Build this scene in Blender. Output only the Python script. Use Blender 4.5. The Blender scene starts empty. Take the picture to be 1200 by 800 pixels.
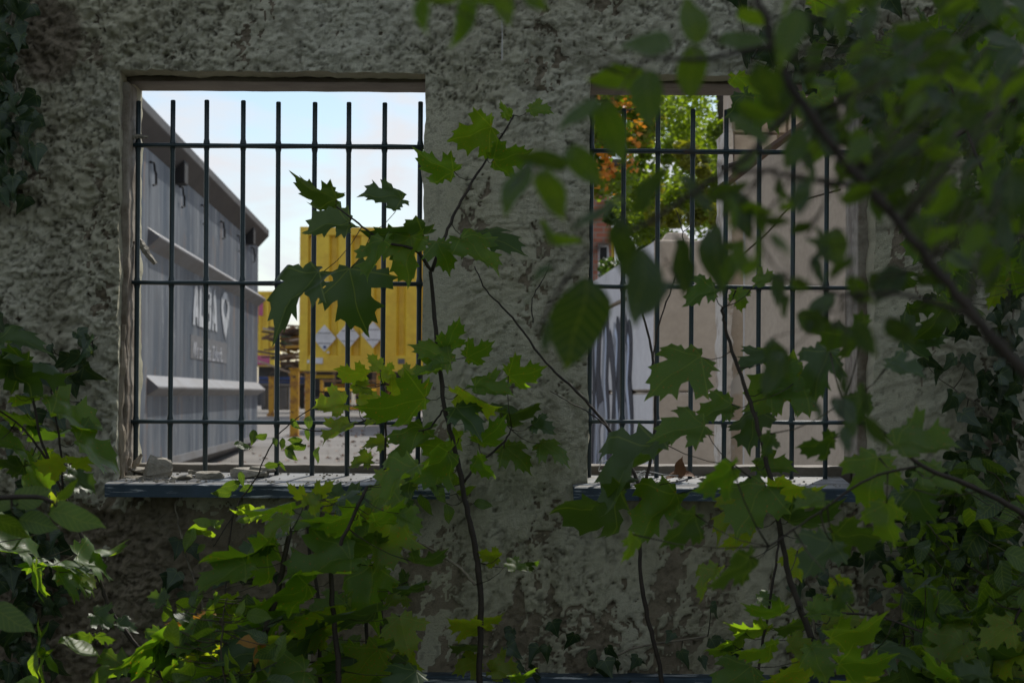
import bpy, math, random
import numpy as np
from mathutils import Vector, Matrix
from mathutils.geometry import delaunay_2d_cdt
random.seed(7); rng = np.random.default_rng(11)
R = math.radians; PI = math.pi
sc = bpy.context.scene; col = sc.collection

# ------------------------------------------------------------------ camera, light, exposure
FPX, CD, EZ, ROLL = 2333.3, 2.845, 1.35, 0.0066      # focal length in photo pixels, distance to wall, eye height, roll
cam = bpy.data.cameras.new('camera'); co = bpy.data.objects.new('camera', cam); col.objects.link(co)
co.location = (0, -CD, EZ); co.rotation_euler = (PI/2, -ROLL, 0)
cam.sensor_width = 36; cam.lens = 70; cam.shift_y = 62/1200; cam.clip_start = .05; cam.clip_end = 4000
cam.dof.use_dof = True; cam.dof.focus_distance = 3.2; cam.dof.aperture_fstop = 16; cam.dof.aperture_blades = 7
sc.camera = co
SUN = Vector((.30, .64, .76)).normalized()            # towards the sun: behind the wall, high, a little to the right
sun = bpy.data.lights.new('sun', 'SUN'); sun.energy = 3.8; sun.angle = R(.53); sun.color = (1, .95, .86)
so = bpy.data.objects.new('sun', sun); col.objects.link(so); so.rotation_euler = SUN.to_track_quat('Z', 'Y').to_euler()
so.location = (0, 0, 30)
w = bpy.data.worlds.new('World'); sc.world = w; w.use_nodes = True
def world():
    nt = w.node_tree; n = nt.nodes; l = nt.links
    bg = n['Background']; bg.inputs[1].default_value = .125
    sky = n.new('ShaderNodeTexSky'); sky.sky_type = 'NISHITA'; sky.sun_disc = False
    sky.sun_elevation = math.asin(SUN.z); sky.sun_rotation = math.atan2(SUN.x, SUN.y)
    sky.dust_density = .6; sky.ozone_density = 1.6
    tc = n.new('ShaderNodeTexCoord'); mp = n.new('ShaderNodeMapping'); mp.inputs['Scale'].default_value = (9, 9, 24)
    mp.inputs['Location'].default_value = (1.3, .2, .55)
    no = n.new('ShaderNodeTexNoise'); no.inputs['Scale'].default_value = 1.1; no.inputs['Detail'].default_value = 6
    no.inputs['Roughness'].default_value = .52; no.inputs['Distortion'].default_value = .25
    cr = n.new('ShaderNodeValToRGB'); cr.color_ramp.elements[0].position = .42; cr.color_ramp.elements[1].position = .60
    mx = n.new('ShaderNodeMix'); mx.data_type = 'RGBA'
    l.new(tc.outputs['Generated'], mp.inputs[0]); l.new(mp.outputs[0], no.inputs[0]); l.new(no.outputs[0], cr.inputs[0])
    l.new(cr.outputs[0], mx.inputs[0]); l.new(sky.outputs[0], mx.inputs[6]); mx.inputs[7].default_value = (6.3, 6.45, 6.8, 1)
    l.new(mx.outputs[2], bg.inputs[0])
world()
sc.view_settings.view_transform = 'Standard'; sc.view_settings.look = 'None'; sc.view_settings.gamma = 1
sc.view_settings.exposure = .06
sc.cycles.use_denoising = True; sc.cycles.max_bounces = 8; sc.cycles.transmission_bounces = 4; sc.cycles.diffuse_bounces = 4
sc.cycles.sample_clamp_indirect = 6; sc.cycles.use_adaptive_sampling = False

# ------------------------------------------------------------------ helpers
def P(px, py, y=0.0):
    """photo pixel -> world point at depth y behind the wall face"""
    a, b = px-600, py-462
    a, b = a+b*ROLL, b-a*ROLL
    d = y+CD
    return Vector((a/FPX*d, y, EZ-b/FPX*d))
def tag(o, label=None, cat=None, group=None, kind=None):
    if label: o['label'] = label
    if cat: o['category'] = cat
    if group: o['group'] = group
    if kind: o['kind'] = kind
    return o
def empty(name, loc=(0, 0, 0), rz=0, **k):
    o = bpy.data.objects.new(name, None); col.objects.link(o); o.location = loc; o.rotation_euler = (0, 0, rz)
    o.empty_display_size = .05
    return tag(o, **k)
class MB:
    def __init__(s): s.v = []; s.f = []
    def add(s, v, f):
        n = len(s.v); s.v += [tuple(a) for a in v]; s.f += [tuple(i+n for i in q) for q in f]; return s
    def box(s, a, b, M=None):
        v = [Vector((x, y, z)) for x in (a[0], b[0]) for y in (a[1], b[1]) for z in (a[2], b[2])]
        if M: v = [M @ p for p in v]
        return s.add(v, [(0, 1, 3, 2), (4, 6, 7, 5), (0, 4, 5, 1), (2, 3, 7, 6), (0, 2, 6, 4), (1, 5, 7, 3)])
    def extr(s, prof, y0, y1):                        # profile (x, z) pushed along y
        n = len(prof)
        v = [(x, y0, z) for x, z in prof]+[(x, y1, z) for x, z in prof]
        return s.add(v, [(i, (i+1) % n, n+(i+1) % n, n+i) for i in range(n)]+[tuple(range(n))[::-1], tuple(range(n, 2*n))])
    def tube(s, pts, rad, k=6):
        pts = [Vector(p) for p in pts]; n = len(pts)
        if not hasattr(rad, '__len__'): rad = [rad]*n
        v = []; u = None
        for i, p in enumerate(pts):
            t = (pts[min(i+1, n-1)]-pts[max(i-1, 0)]).normalized()
            if u is None: u = t.orthogonal().normalized()
            u = (u-t*u.dot(t)).normalized(); q = t.cross(u)
            v += [p+(u*math.cos(2*PI*j/k)+q*math.sin(2*PI*j/k))*rad[i] for j in range(k)]
        f = [(i*k+j, i*k+(j+1) % k, (i+1)*k+(j+1) % k, (i+1)*k+j) for i in range(n-1) for j in range(k)]
        f += [tuple(range(k))[::-1], tuple(range((n-1)*k, n*k))]
        return s.add(v, f)
    def mesh(s, name, smooth=False):
        me = bpy.data.meshes.new(name); me.from_pydata(s.v, [], s.f); me.validate()
        if smooth: me.polygons.foreach_set('use_smooth', [True]*len(me.polygons))
        return me
    def build(s, name, mat, parent=None, smooth=False, bevel=0, loc=None, **k):
        return ob(name, s.mesh(name, smooth), mat, parent, bevel, loc, **k)
def ob(name, me, mat, parent=None, bevel=0, loc=None, **k):
    if mat is not None and not me.materials: me.materials.append(mat)
    o = bpy.data.objects.new(name, me); col.objects.link(o)
    if parent: o.parent = parent
    if loc is not None: o.location = loc
    if bevel:
        m = o.modifiers.new('bevel', 'BEVEL'); m.width = bevel; m.segments = 2; m.limit_method = 'ANGLE'
    return tag(o, **k)
def smooth_path(pts, n=5):
    pts = [Vector(p) for p in pts]
    if len(pts) < 3: return pts
    e = [pts[0]*2-pts[1]]+pts+[pts[-1]*2-pts[-2]]; out = []
    for i in range(1, len(e)-2):
        p0, p1, p2, p3 = e[i-1:i+3]
        for j in range(n):
            t = j/n
            out.append(.5*((2*p1)+(p2-p0)*t+(2*p0-5*p1+4*p2-p3)*t*t+(3*p1-p0-3*p2+p3)*t**3))
    return out+[pts[-1]]

# numpy noise
def vnoise(x, y, seed=0):
    xi = np.floor(x).astype(np.int64); yi = np.floor(y).astype(np.int64); fx = x-xi; fy = y-yi
    fx = fx*fx*fx*(fx*(fx*6-15)+10); fy = fy*fy*fy*(fy*(fy*6-15)+10)
    def h(a, b):
        n = (a*374761393+b*668265263+seed*1442695041) & 0xffffffff
        n = ((n ^ (n >> 13))*1274126177) & 0xffffffff
        return ((n ^ (n >> 16)) & 0xffff)/65535.0
    a = h(xi, yi); b = h(xi+1, yi); c = h(xi, yi+1); d = h(xi+1, yi+1)
    return (a+(b-a)*fx)*(1-fy)+(c+(d-c)*fx)*fy
def fbm(x, y, o=4, seed=0, g=.5):
    s = 0; a = 1; t = 0
    for i in range(o):
        s = s+a*vnoise(x*2**i+17.3*i, y*2**i-9.1*i, seed+i); t += a; a *= g
    return s/t
def worley(x, y, seed=0):
    xi = np.floor(x).astype(np.int64); yi = np.floor(y).astype(np.int64); best = np.full(x.shape, 9.0)
    for dx in (-1, 0, 1):
        for dy in (-1, 0, 1):
            a = xi+dx; b = yi+dy
            n = (a*374761393+b*668265263+seed*97531) & 0xffffffff; n = ((n ^ (n >> 13))*1274126177) & 0xffffffff
            hx = (n & 0xffff)/65535.0; hy = ((n >> 16) & 0xffff)/65535.0
            best = np.minimum(best, (a+hx-x)**2+(b+hy-y)**2)
    return np.sqrt(best)
def sstep(a, b, x):
    t = np.clip((x-a)/(b-a), 0, 1); return t*t*(3-2*t)

# ------------------------------------------------------------------ materials
def nmat(name):
    m = bpy.data.materials.new(name); m.use_nodes = True
    return m, m.node_tree.nodes, m.node_tree.links, m.node_tree.nodes['Principled BSDF']
def mth(n, l, op, a, b=None, c=None, clamp=False):
    k = n.new('ShaderNodeMath'); k.operation = op; k.use_clamp = clamp
    for i, v in enumerate((a, b, c)):
        if v is None: continue
        if isinstance(v, (int, float)): k.inputs[i].default_value = v
        else: l.new(v, k.inputs[i])
    return k.outputs[0]
def mixc(n, l, f, a, b):
    k = n.new('ShaderNodeMix'); k.data_type = 'RGBA'
    for i, v in ((0, f), (6, a), (7, b)):
        if isinstance(v, (int, float)): k.inputs[i].default_value = v
        elif isinstance(v, tuple): k.inputs[i].default_value = (*v, 1)
        else: l.new(v, k.inputs[i])
    return k.outputs[2]
def noise(n, l, scale, vec=None, detail=5, rough=.6, stretch=None, dist=0):
    tc = n.new('ShaderNodeTexCoord'); src = vec or tc.outputs['Object']
    if stretch:
        mp = n.new('ShaderNodeMapping'); mp.inputs['Scale'].default_value = stretch; l.new(src, mp.inputs[0]); src = mp.outputs[0]
    t = n.new('ShaderNodeTexNoise'); t.inputs['Scale'].default_value = scale; t.inputs['Detail'].default_value = detail
    t.inputs['Roughness'].default_value = rough; t.inputs['Distortion'].default_value = dist; l.new(src, t.inputs[0])
    return t.outputs[0]
def ramp(n, l, f, stops):
    k = n.new('ShaderNodeValToRGB'); e = k.color_ramp.elements
    while len(e) < len(stops): e.new(.5)
    for q, (p, c) in zip(e, stops): q.position = p; q.color = (*c, 1) if isinstance(c, tuple) else (c, c, c, 1)
    l.new(f, k.inputs[0]); return k.outputs[0]
def bump(n, l, b, h, s, d=.002):
    k = n.new('ShaderNodeBump'); k.inputs['Strength'].default_value = s; k.inputs['Distance'].default_value = d
    l.new(h, k.inputs['Height']); l.new(k.outputs[0], b.inputs['Normal'])
def weathered(name, base, dirt, scale=8, amt=(.42, .68), rough=.7, stretch=None, fine=60, bs=.4, bd=.002, metal=0, third=None, tamt=(.6, .7), tscale=5, tstretch=None):
    m, n, l, b = nmat(name)
    a = ramp(n, l, noise(n, l, scale, stretch=stretch, detail=7, rough=.65), [(amt[0], 0.), (amt[1], 1.)])
    c = mixc(n, l, a, base, dirt)
    f = noise(n, l, fine, stretch=stretch, detail=4)
    c2 = mixc(n, l, mth(n, l, 'MULTIPLY', f, .5), c, tuple(x*.45 for x in dirt))
    if third:
        t = ramp(n, l, noise(n, l, tscale, stretch=tstretch, detail=8, rough=.7, dist=.3), [(tamt[0], 0.), (tamt[1], 1.)])
        c2 = mixc(n, l, t, c2, third)
    l.new(c2, b.inputs['Base Color']); b.inputs['Roughness'].default_value = rough; b.inputs['Metallic'].default_value = metal
    bump(n, l, b, f, bs, bd); return m
M = {}
def stucco():
    m, n, l, b = nmat('old_stucco')
    at = n.new('ShaderNodeAttribute'); at.attribute_name = 'paint'
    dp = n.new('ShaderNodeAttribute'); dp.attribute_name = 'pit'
    big = noise(n, l, 2.2, detail=4); mid = noise(n, l, 26, detail=8, rough=.7); fin = noise(n, l, 420, detail=4, rough=.75)
    paint = mixc(n, l, ramp(n, l, big, [(.40, 0.), (.62, 1.)]), (.67, .65, .51), (.59, .56, .40))
    bare = mixc(n, l, ramp(n, l, mid, [(.35, 0.), (.65, 1.)]), (.24, .20, .14), (.40, .335, .245))
    k = mth(n, l, 'ADD', at.outputs['Fac'], mth(n, l, 'MULTIPLY_ADD', fin, .3, -.15))
    c = mixc(n, l, ramp(n, l, k, [(.42, 0.), (.58, 1.)]), bare, paint)
    c = mixc(n, l, ramp(n, l, mid, [(.62, 0.), (.78, .25)]), c, (.34, .30, .22))
    c = mixc(n, l, ramp(n, l, fin, [(.50, 0.), (.74, .30)]), c, (.36, .325, .24))
    c = mixc(n, l, ramp(n, l, noise(n, l, 5, stretch=(2.2, 1, .35), detail=7, rough=.65), [(.50, 0.), (.68, .6)]), c, (.30, .275, .19))
    c = mixc(n, l, mth(n, l, 'MULTIPLY', dp.outputs['Fac'], .8, clamp=True), c, (.075, .062, .04))  # crevice shade mixed into the colour through pit
    l.new(c, b.inputs['Base Color']); b.inputs['Roughness'].default_value = .93; b.inputs['Specular IOR Level'].default_value = .2
    bump(n, l, b, mth(n, l, 'ADD', mth(n, l, 'MULTIPLY', mid, 1.4), mth(n, l, 'MULTIPLY', fin, 1.6)), 1., .003); return m
M['stucco'] = stucco()
M['conc'] = weathered('frame_concrete', (.21, .185, .15), (.12, .095, .07), 14, fine=240, bd=.001)
M['jambpale'] = weathered('pale_jamb', (.36, .32, .26), (.17, .13, .09), 22, (.42, .6), fine=200, bd=.001)
M['sill'] = weathered('sill_blue', (.028, .062, .10), (.014, .03, .045), 12, fine=180, rough=.5, bd=.0008, third=(.50, .53, .56), tamt=(.54, .60), tscale=26, tstretch=(.35, 1, 5))
M['silltop'] = weathered('sill_worn', (.30, .315, .33), (.13, .115, .09), 26, (.42, .6), fine=260, rough=.65, bd=.001, stretch=(.4, 1, 1), third=(.16, .20, .24), tamt=(.54, .64), tscale=30, tstretch=(.35, 1, 1))
M['grille'] = weathered('grille_coating', (.018, .042, .052), (.035, .055, .06), 30, fine=300, rough=.38, bd=.0004, third=(.11, .055, .03), tamt=(.63, .67), tscale=38)
M['stone'] = weathered('rubble', (.36, .33, .27), (.20, .175, .13), 40, fine=320, bd=.002, bs=.7)
M['wood'] = weathered('rotten_wood', (.34, .28, .20), (.11, .085, .06), 30, fine=160, stretch=(1, 1, .12), bd=.003, bs=.8)
M['bark'] = weathered('bark', (.050, .036, .024), (.022, .016, .011), 60, fine=400, bd=.001)
M['barkg'] = weathered('green_bark', (.085, .075, .035), (.045, .035, .02), 60, fine=400, bd=.0008)
M['ivystem'] = weathered('ivy_stem', (.30, .26, .19), (.13, .11, .08), 60, fine=300, bd=.001)
M['steel'] = weathered('skip_steel', (.042, .064, .105), (.125, .14, .17), 1.6, (.38, .66), rough=.5, stretch=(1, 1.4, .12), fine=9, bd=.004, bs=.3,
                       third=(.17, .10, .065), tamt=(.665, .70), tscale=2.2, tstretch=(1, 1, .35))
def skipsteel():
    m, n, l, b = nmat('skip_steel_worn')
    lo = noise(n, l, .8, stretch=(1, 1, .5), detail=6, rough=.6); f = noise(n, l, 60, stretch=(1, 1, .2), detail=4)
    c = ramp(n, l, lo, [(.36, (.018, .036, .064)), (.5, (.040, .062, .092)), (.64, (.10, .115, .135))])
    c = mixc(n, l, ramp(n, l, noise(n, l, 1.6, stretch=(1, 2.2, .16), detail=8, rough=.72), [(.46, 0.), (.62, .8)]), c, (.17, .185, .205))
    c = mixc(n, l, ramp(n, l, noise(n, l, 2.4, stretch=(1, 3.0, .10), detail=4, rough=.6), [(.58, 0.), (.66, .7)]), c, (.022, .032, .048))
    c = mixc(n, l, ramp(n, l, noise(n, l, 4.2, stretch=(1, 1.8, .14), detail=9, rough=.8, dist=.5), [(.585, 0.), (.63, .9)]), c, (.44, .44, .44))
    c = mixc(n, l, ramp(n, l, noise(n, l, 2.2, stretch=(1, 1.5, .45), detail=10, rough=.78, dist=.6), [(.585, 0.), (.625, .9)]), c, (.20, .115, .07))
    c = mixc(n, l, ramp(n, l, f, [(.56, 0.), (.7, .5)]), c, (.05, .055, .07))
    l.new(c, b.inputs['Base Color']); b.inputs['Roughness'].default_value = .55; b.inputs['Specular IOR Level'].default_value = .35
    w_ = noise(n, l, 1.1, detail=2); bump(n, l, b, mth(n, l, 'ADD', mth(n, l, 'MULTIPLY', w_, 8), f), .35, .012); return m
M['steel'] = skipsteel()
M['steelrail'] = weathered('skip_rail', (.19, .195, .21), (.12, .11, .105), 3, rough=.5, stretch=(1, .5, 1), fine=20, bd=.003, third=(.25, .12, .07), tamt=(.64, .68), tscale=4)
M['steeldark'] = weathered('skip_rim', (.028, .026, .027), (.062, .054, .05), 3, rough=.6, stretch=(1, .5, 1), fine=20, bd=.003)  # underside shade put into the colour, darker than the plates
M['black'] = weathered('black_iron', (.012, .012, .013), (.02, .02, .02), 8, fine=40)
M['white'] = weathered('white_print', (.60, .62, .65), (.15, .165, .185), 9, (.50, .58), fine=18, bd=.0005, stretch=(1, 1, .3))
M['greyprint'] = weathered('grey_print', (.105, .105, .11), (.16, .165, .18), 6, fine=30, bd=.0005)
M['lav'] = weathered('faded_print', (.55, .56, .60), (.20, .21, .24), 6, fine=30, bd=.0005)
M['yellow'] = weathered('container_yellow', (.86, .62, .05), (.78, .52, .04), 2, (.45, .55), rough=.5, fine=12, bd=.001,
                        third=(.14, .055, .025), tamt=(.68, .71), tscale=3.2, tstretch=(1, 1, .7))
M['yellowpost'] = weathered('post_yellow', (.62, .33, .02), (.36, .16, .03), 5, (.5, .6), rough=.6, fine=20, third=(.07, .035, .02), tamt=(.57, .62), tscale=7)
M['placard'] = weathered('placard', (.82, .83, .84), (.66, .66, .66), 4, fine=30, bd=.0005)
M['pink'] = weathered('pink_paint', (.55, .13, .26), (.42, .10, .2), 4, fine=30, bd=.0005)
M['blue'] = weathered('blue_rail', (.045, .08, .24), (.03, .05, .12), 4, fine=30)
M['binmat'] = weathered('bin_grey', (.085, .085, .09), (.13, .12, .12), 4, fine=20)
M['rustwood'] = weathered('pile_boards', (.20, .12, .07), (.09, .055, .035), 5, fine=30)
M['tarp'] = weathered('pale_boards', (.44, .36, .30), (.30, .22, .18), 5, fine=30)
M['block'] = weathered('block_concrete', (.52, .44, .35), (.42, .35, .27), 3, fine=30, rough=.85, bd=.002, third=(.26, .21, .155), tamt=(.62, .7), tscale=6)
M['plaster'] = weathered('inner_plaster', (.56, .49, .40), (.48, .38, .28), 6, fine=60, rough=.9, bd=.003, third=(.52, .50, .46), tamt=(.55, .6), tscale=4)
M['masonry'] = weathered('inner_masonry', (.54, .49, .41), (.36, .29, .23), 9, fine=60, rough=.9, bd=.004, third=(.62, .61, .58), tamt=(.58, .63), tscale=5)
M['panel'] = weathered('grey_sheet', (.455, .455, .455), (.35, .345, .34), 5, fine=160, rough=.8, bd=.002, stretch=(1, 1, .4))
M['paleedge'] = weathered('pale_edge', (.66, .64, .60), (.34, .28, .22), 14, (.5, .62), fine=90, rough=.9, bd=.004)
M['timber'] = weathered('dark_timber', (.075, .05, .035), (.035, .025, .02), 12, fine=90, bd=.002)
M['string'] = weathered('string', (.75, .75, .74), (.5, .5, .48), 12, fine=90)
M['deadleaf'] = weathered('dead_leaf', (.22, .095, .03), (.10, .045, .02), 30, fine=120, bd=.001)
M['graffiti'] = weathered('white_wall_paint', (.84, .82, .82), (.70, .68, .69), 2.5, fine=30, bd=.001)
M['ink'] = weathered('dark_spray', (.02, .022, .035), (.06, .06, .08), 3, fine=30, bd=.0005)
M['silver'] = weathered('silver_spray', (.27, .285, .33), (.44, .45, .49), 3, fine=30, bd=.0005)
M['paleblue'] = weathered('pale_blue_spray', (.55, .64, .82), (.68, .74, .84), 3, fine=30, bd=.0005)
def brickmat():
    m, n, l, b = nmat('far_brick')
    tc = n.new('ShaderNodeTexCoord'); mp = n.new('ShaderNodeMapping'); mp.inputs['Rotation'].default_value = (PI/2, 0, 0); l.new(tc.outputs['Object'], mp.inputs[0])
    t = n.new('ShaderNodeTexBrick'); l.new(mp.outputs[0], t.inputs[0]); t.inputs['Scale'].default_value = 1
    t.inputs['Brick Width'].default_value = .25; t.inputs['Row Height'].default_value = .08; t.inputs['Mortar Size'].default_value = .012
    t.inputs['Color1'].default_value = (.36, .12, .07, 1); t.inputs['Color2'].default_value = (.26, .085, .05, 1); t.inputs['Mortar'].default_value = (.24, .17, .13, 1)
    l.new(t.outputs[0], b.inputs['Base Color']); b.inputs['Roughness'].default_value = .85; bump(n, l, b, t.outputs[1], -.5, .01); return m
M['brick'] = brickmat()
def groundmat():
    m, n, l, b = nmat('yard_asphalt')
    a = noise(n, l, .55, detail=8, rough=.7); f = noise(n, l, 30, detail=4, rough=.8)
    c = ramp(n, l, a, [(.35, (.13, .12, .108)), (.55, (.185, .172, .158)), (.7, (.25, .235, .215))])
    c = mixc(n, l, ramp(n, l, f, [(.5, 0.), (.68, .6)]), c, (.12, .105, .09))
    l.new(c, b.inputs['Base Color']); b.inputs['Roughness'].default_value = .95; bump(n, l, b, f, .5, .01); return m
M['yard'] = groundmat()
M['soil'] = weathered('forest_floor', (.06, .045, .028), (.035, .05, .015), 6, fine=60, bd=.01)
def leafmat(name, ca, cb, kind='maple', trans=.45, rough=.44, spot=0, tcol=None, vein=.24, spec=.5):
    m, n, l, b = nmat(name)
    oi = n.new('ShaderNodeObjectInfo'); c = mixc(n, l, oi.outputs['Random'], ca, cb)
    nz = noise(n, l, 30, detail=4); c = mixc(n, l, mth(n, l, 'MULTIPLY', nz, .35), c, tuple(x*.5 for x in ca))
    if kind != 'plain':
        uv = n.new('ShaderNodeUVMap'); sx = n.new('ShaderNodeSeparateXYZ'); l.new(uv.outputs[0], sx.inputs[0])
        x = mth(n, l, 'ABSOLUTE', sx.outputs[0]); y = sx.outputs[1]
        if kind == 'maple':
            th = mth(n, l, 'ARCTAN2', x, y); r = mth(n, l, 'SQRT', mth(n, l, 'ADD', mth(n, l, 'MULTIPLY', x, x), mth(n, l, 'MULTIPLY', y, y)))
            d = x
            for a0 in (1.16, 1.74):
                d = mth(n, l, 'MINIMUM', d, mth(n, l, 'MULTIPLY', r, mth(n, l, 'ABSOLUTE', mth(n, l, 'SINE', mth(n, l, 'SUBTRACT', th, a0)))))
            vm = ramp(n, l, d, [(.004, 1.), (.016, 0.)])
        else:
            s2 = mth(n, l, 'ABSOLUTE', mth(n, l, 'SUBTRACT', mth(n, l, 'FRACT', mth(n, l, 'MULTIPLY', mth(n, l, 'SUBTRACT', y, mth(n, l, 'MULTIPLY', x, .8)), 8)), .5))
            d = mth(n, l, 'MINIMUM', x, mth(n, l, 'MULTIPLY_ADD', s2, .10, .005)); vm = ramp(n, l, d, [(.005, 1.), (.02, 0.)])
        c = mixc(n, l, mth(n, l, 'MULTIPLY', vm, vein), c, (.25, .30, .08) if sum(ca) < .9 else (.3, .1, .02))
        bump(n, l, b, mth(n, l, 'SUBTRACT', nz, vm), .3, .0010)
    if spot:
        s = ramp(n, l, noise(n, l, 22, detail=3), [(.66-spot*.1, 0.), (.70-spot*.1, 1.)]); c = mixc(n, l, s, c, (.23, .10, .02))
    l.new(c, b.inputs['Base Color']); b.inputs['Roughness'].default_value = rough; b.inputs['Specular IOR Level'].default_value = spec
    tr = n.new('ShaderNodeBsdfTranslucent')
    hs = n.new('ShaderNodeMix'); hs.data_type = 'RGBA'; hs.blend_type = 'MULTIPLY'; hs.inputs[0].default_value = 1; l.new(c, hs.inputs[6])
    hs.inputs[7].default_value = (*(tcol or (4.7, 4.3, .8)), 1); l.new(hs.outputs[2], tr.inputs[0])
    ms = n.new('ShaderNodeMixShader'); ms.inputs[0].default_value = trans
    l.new(b.outputs[0], ms.inputs[1]); l.new(tr.outputs[0], ms.inputs[2]); l.new(ms.outputs[0], n['Material Output'].inputs[0]); return m
L = {
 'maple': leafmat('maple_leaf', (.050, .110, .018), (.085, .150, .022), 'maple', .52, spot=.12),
 'lit': leafmat('sunlit_maple_leaf', (.095, .155, .022), (.13, .19, .028), 'maple', .55, spot=.45),  # brighter copy of the maple leaf, sunlight put into the colour
 'dark': leafmat('shaded_maple_leaf', (.032, .070, .022), (.045, .085, .022), 'maple', .33),  # darker copy of the maple leaf, shade put into the colour
 'oval': leafmat('oval_leaf', (.045, .095, .020), (.070, .125, .022), 'oval', .42),
 'ovald': leafmat('dark_oval_leaf', (.030, .062, .026), (.040, .080, .026), 'oval', .3),
 'yoval': leafmat('bright_oval_leaf', (.08, .15, .022), (.12, .19, .03), 'oval', .5),
 'ivy': leafmat('ivy_leaf', (.018, .042, .018), (.030, .060, .022), 'maple', .12, .42, vein=.25),
 'autumn': leafmat('autumn_leaf', (.36, .17, .03), (.50, .26, .04), 'maple', .45, tcol=(1.6, 1.5, .8)),
 'tree': leafmat('tree_leaf', (.065, .11, .015), (.095, .14, .02), 'plain', .5),
 'treey': leafmat('tree_leaf_yellow', (.16, .18, .022), (.22, .21, .03), 'plain', .45, tcol=(2.2, 2, .7)),
 'treeo': leafmat('tree_leaf_orange', (.55, .19, .03), (.62, .30, .04), 'plain', .45, tcol=(1.5, 1.4, .7)),
 'treed': leafmat('tree_leaf_dark', (.035, .07, .02), (.045, .08, .02), 'plain', .3),
 'far': leafmat('far_tree_leaf', (.10, .15, .09), (.11, .16, .1), 'plain', .3, tcol=(2, 2, 1)),
}
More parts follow.
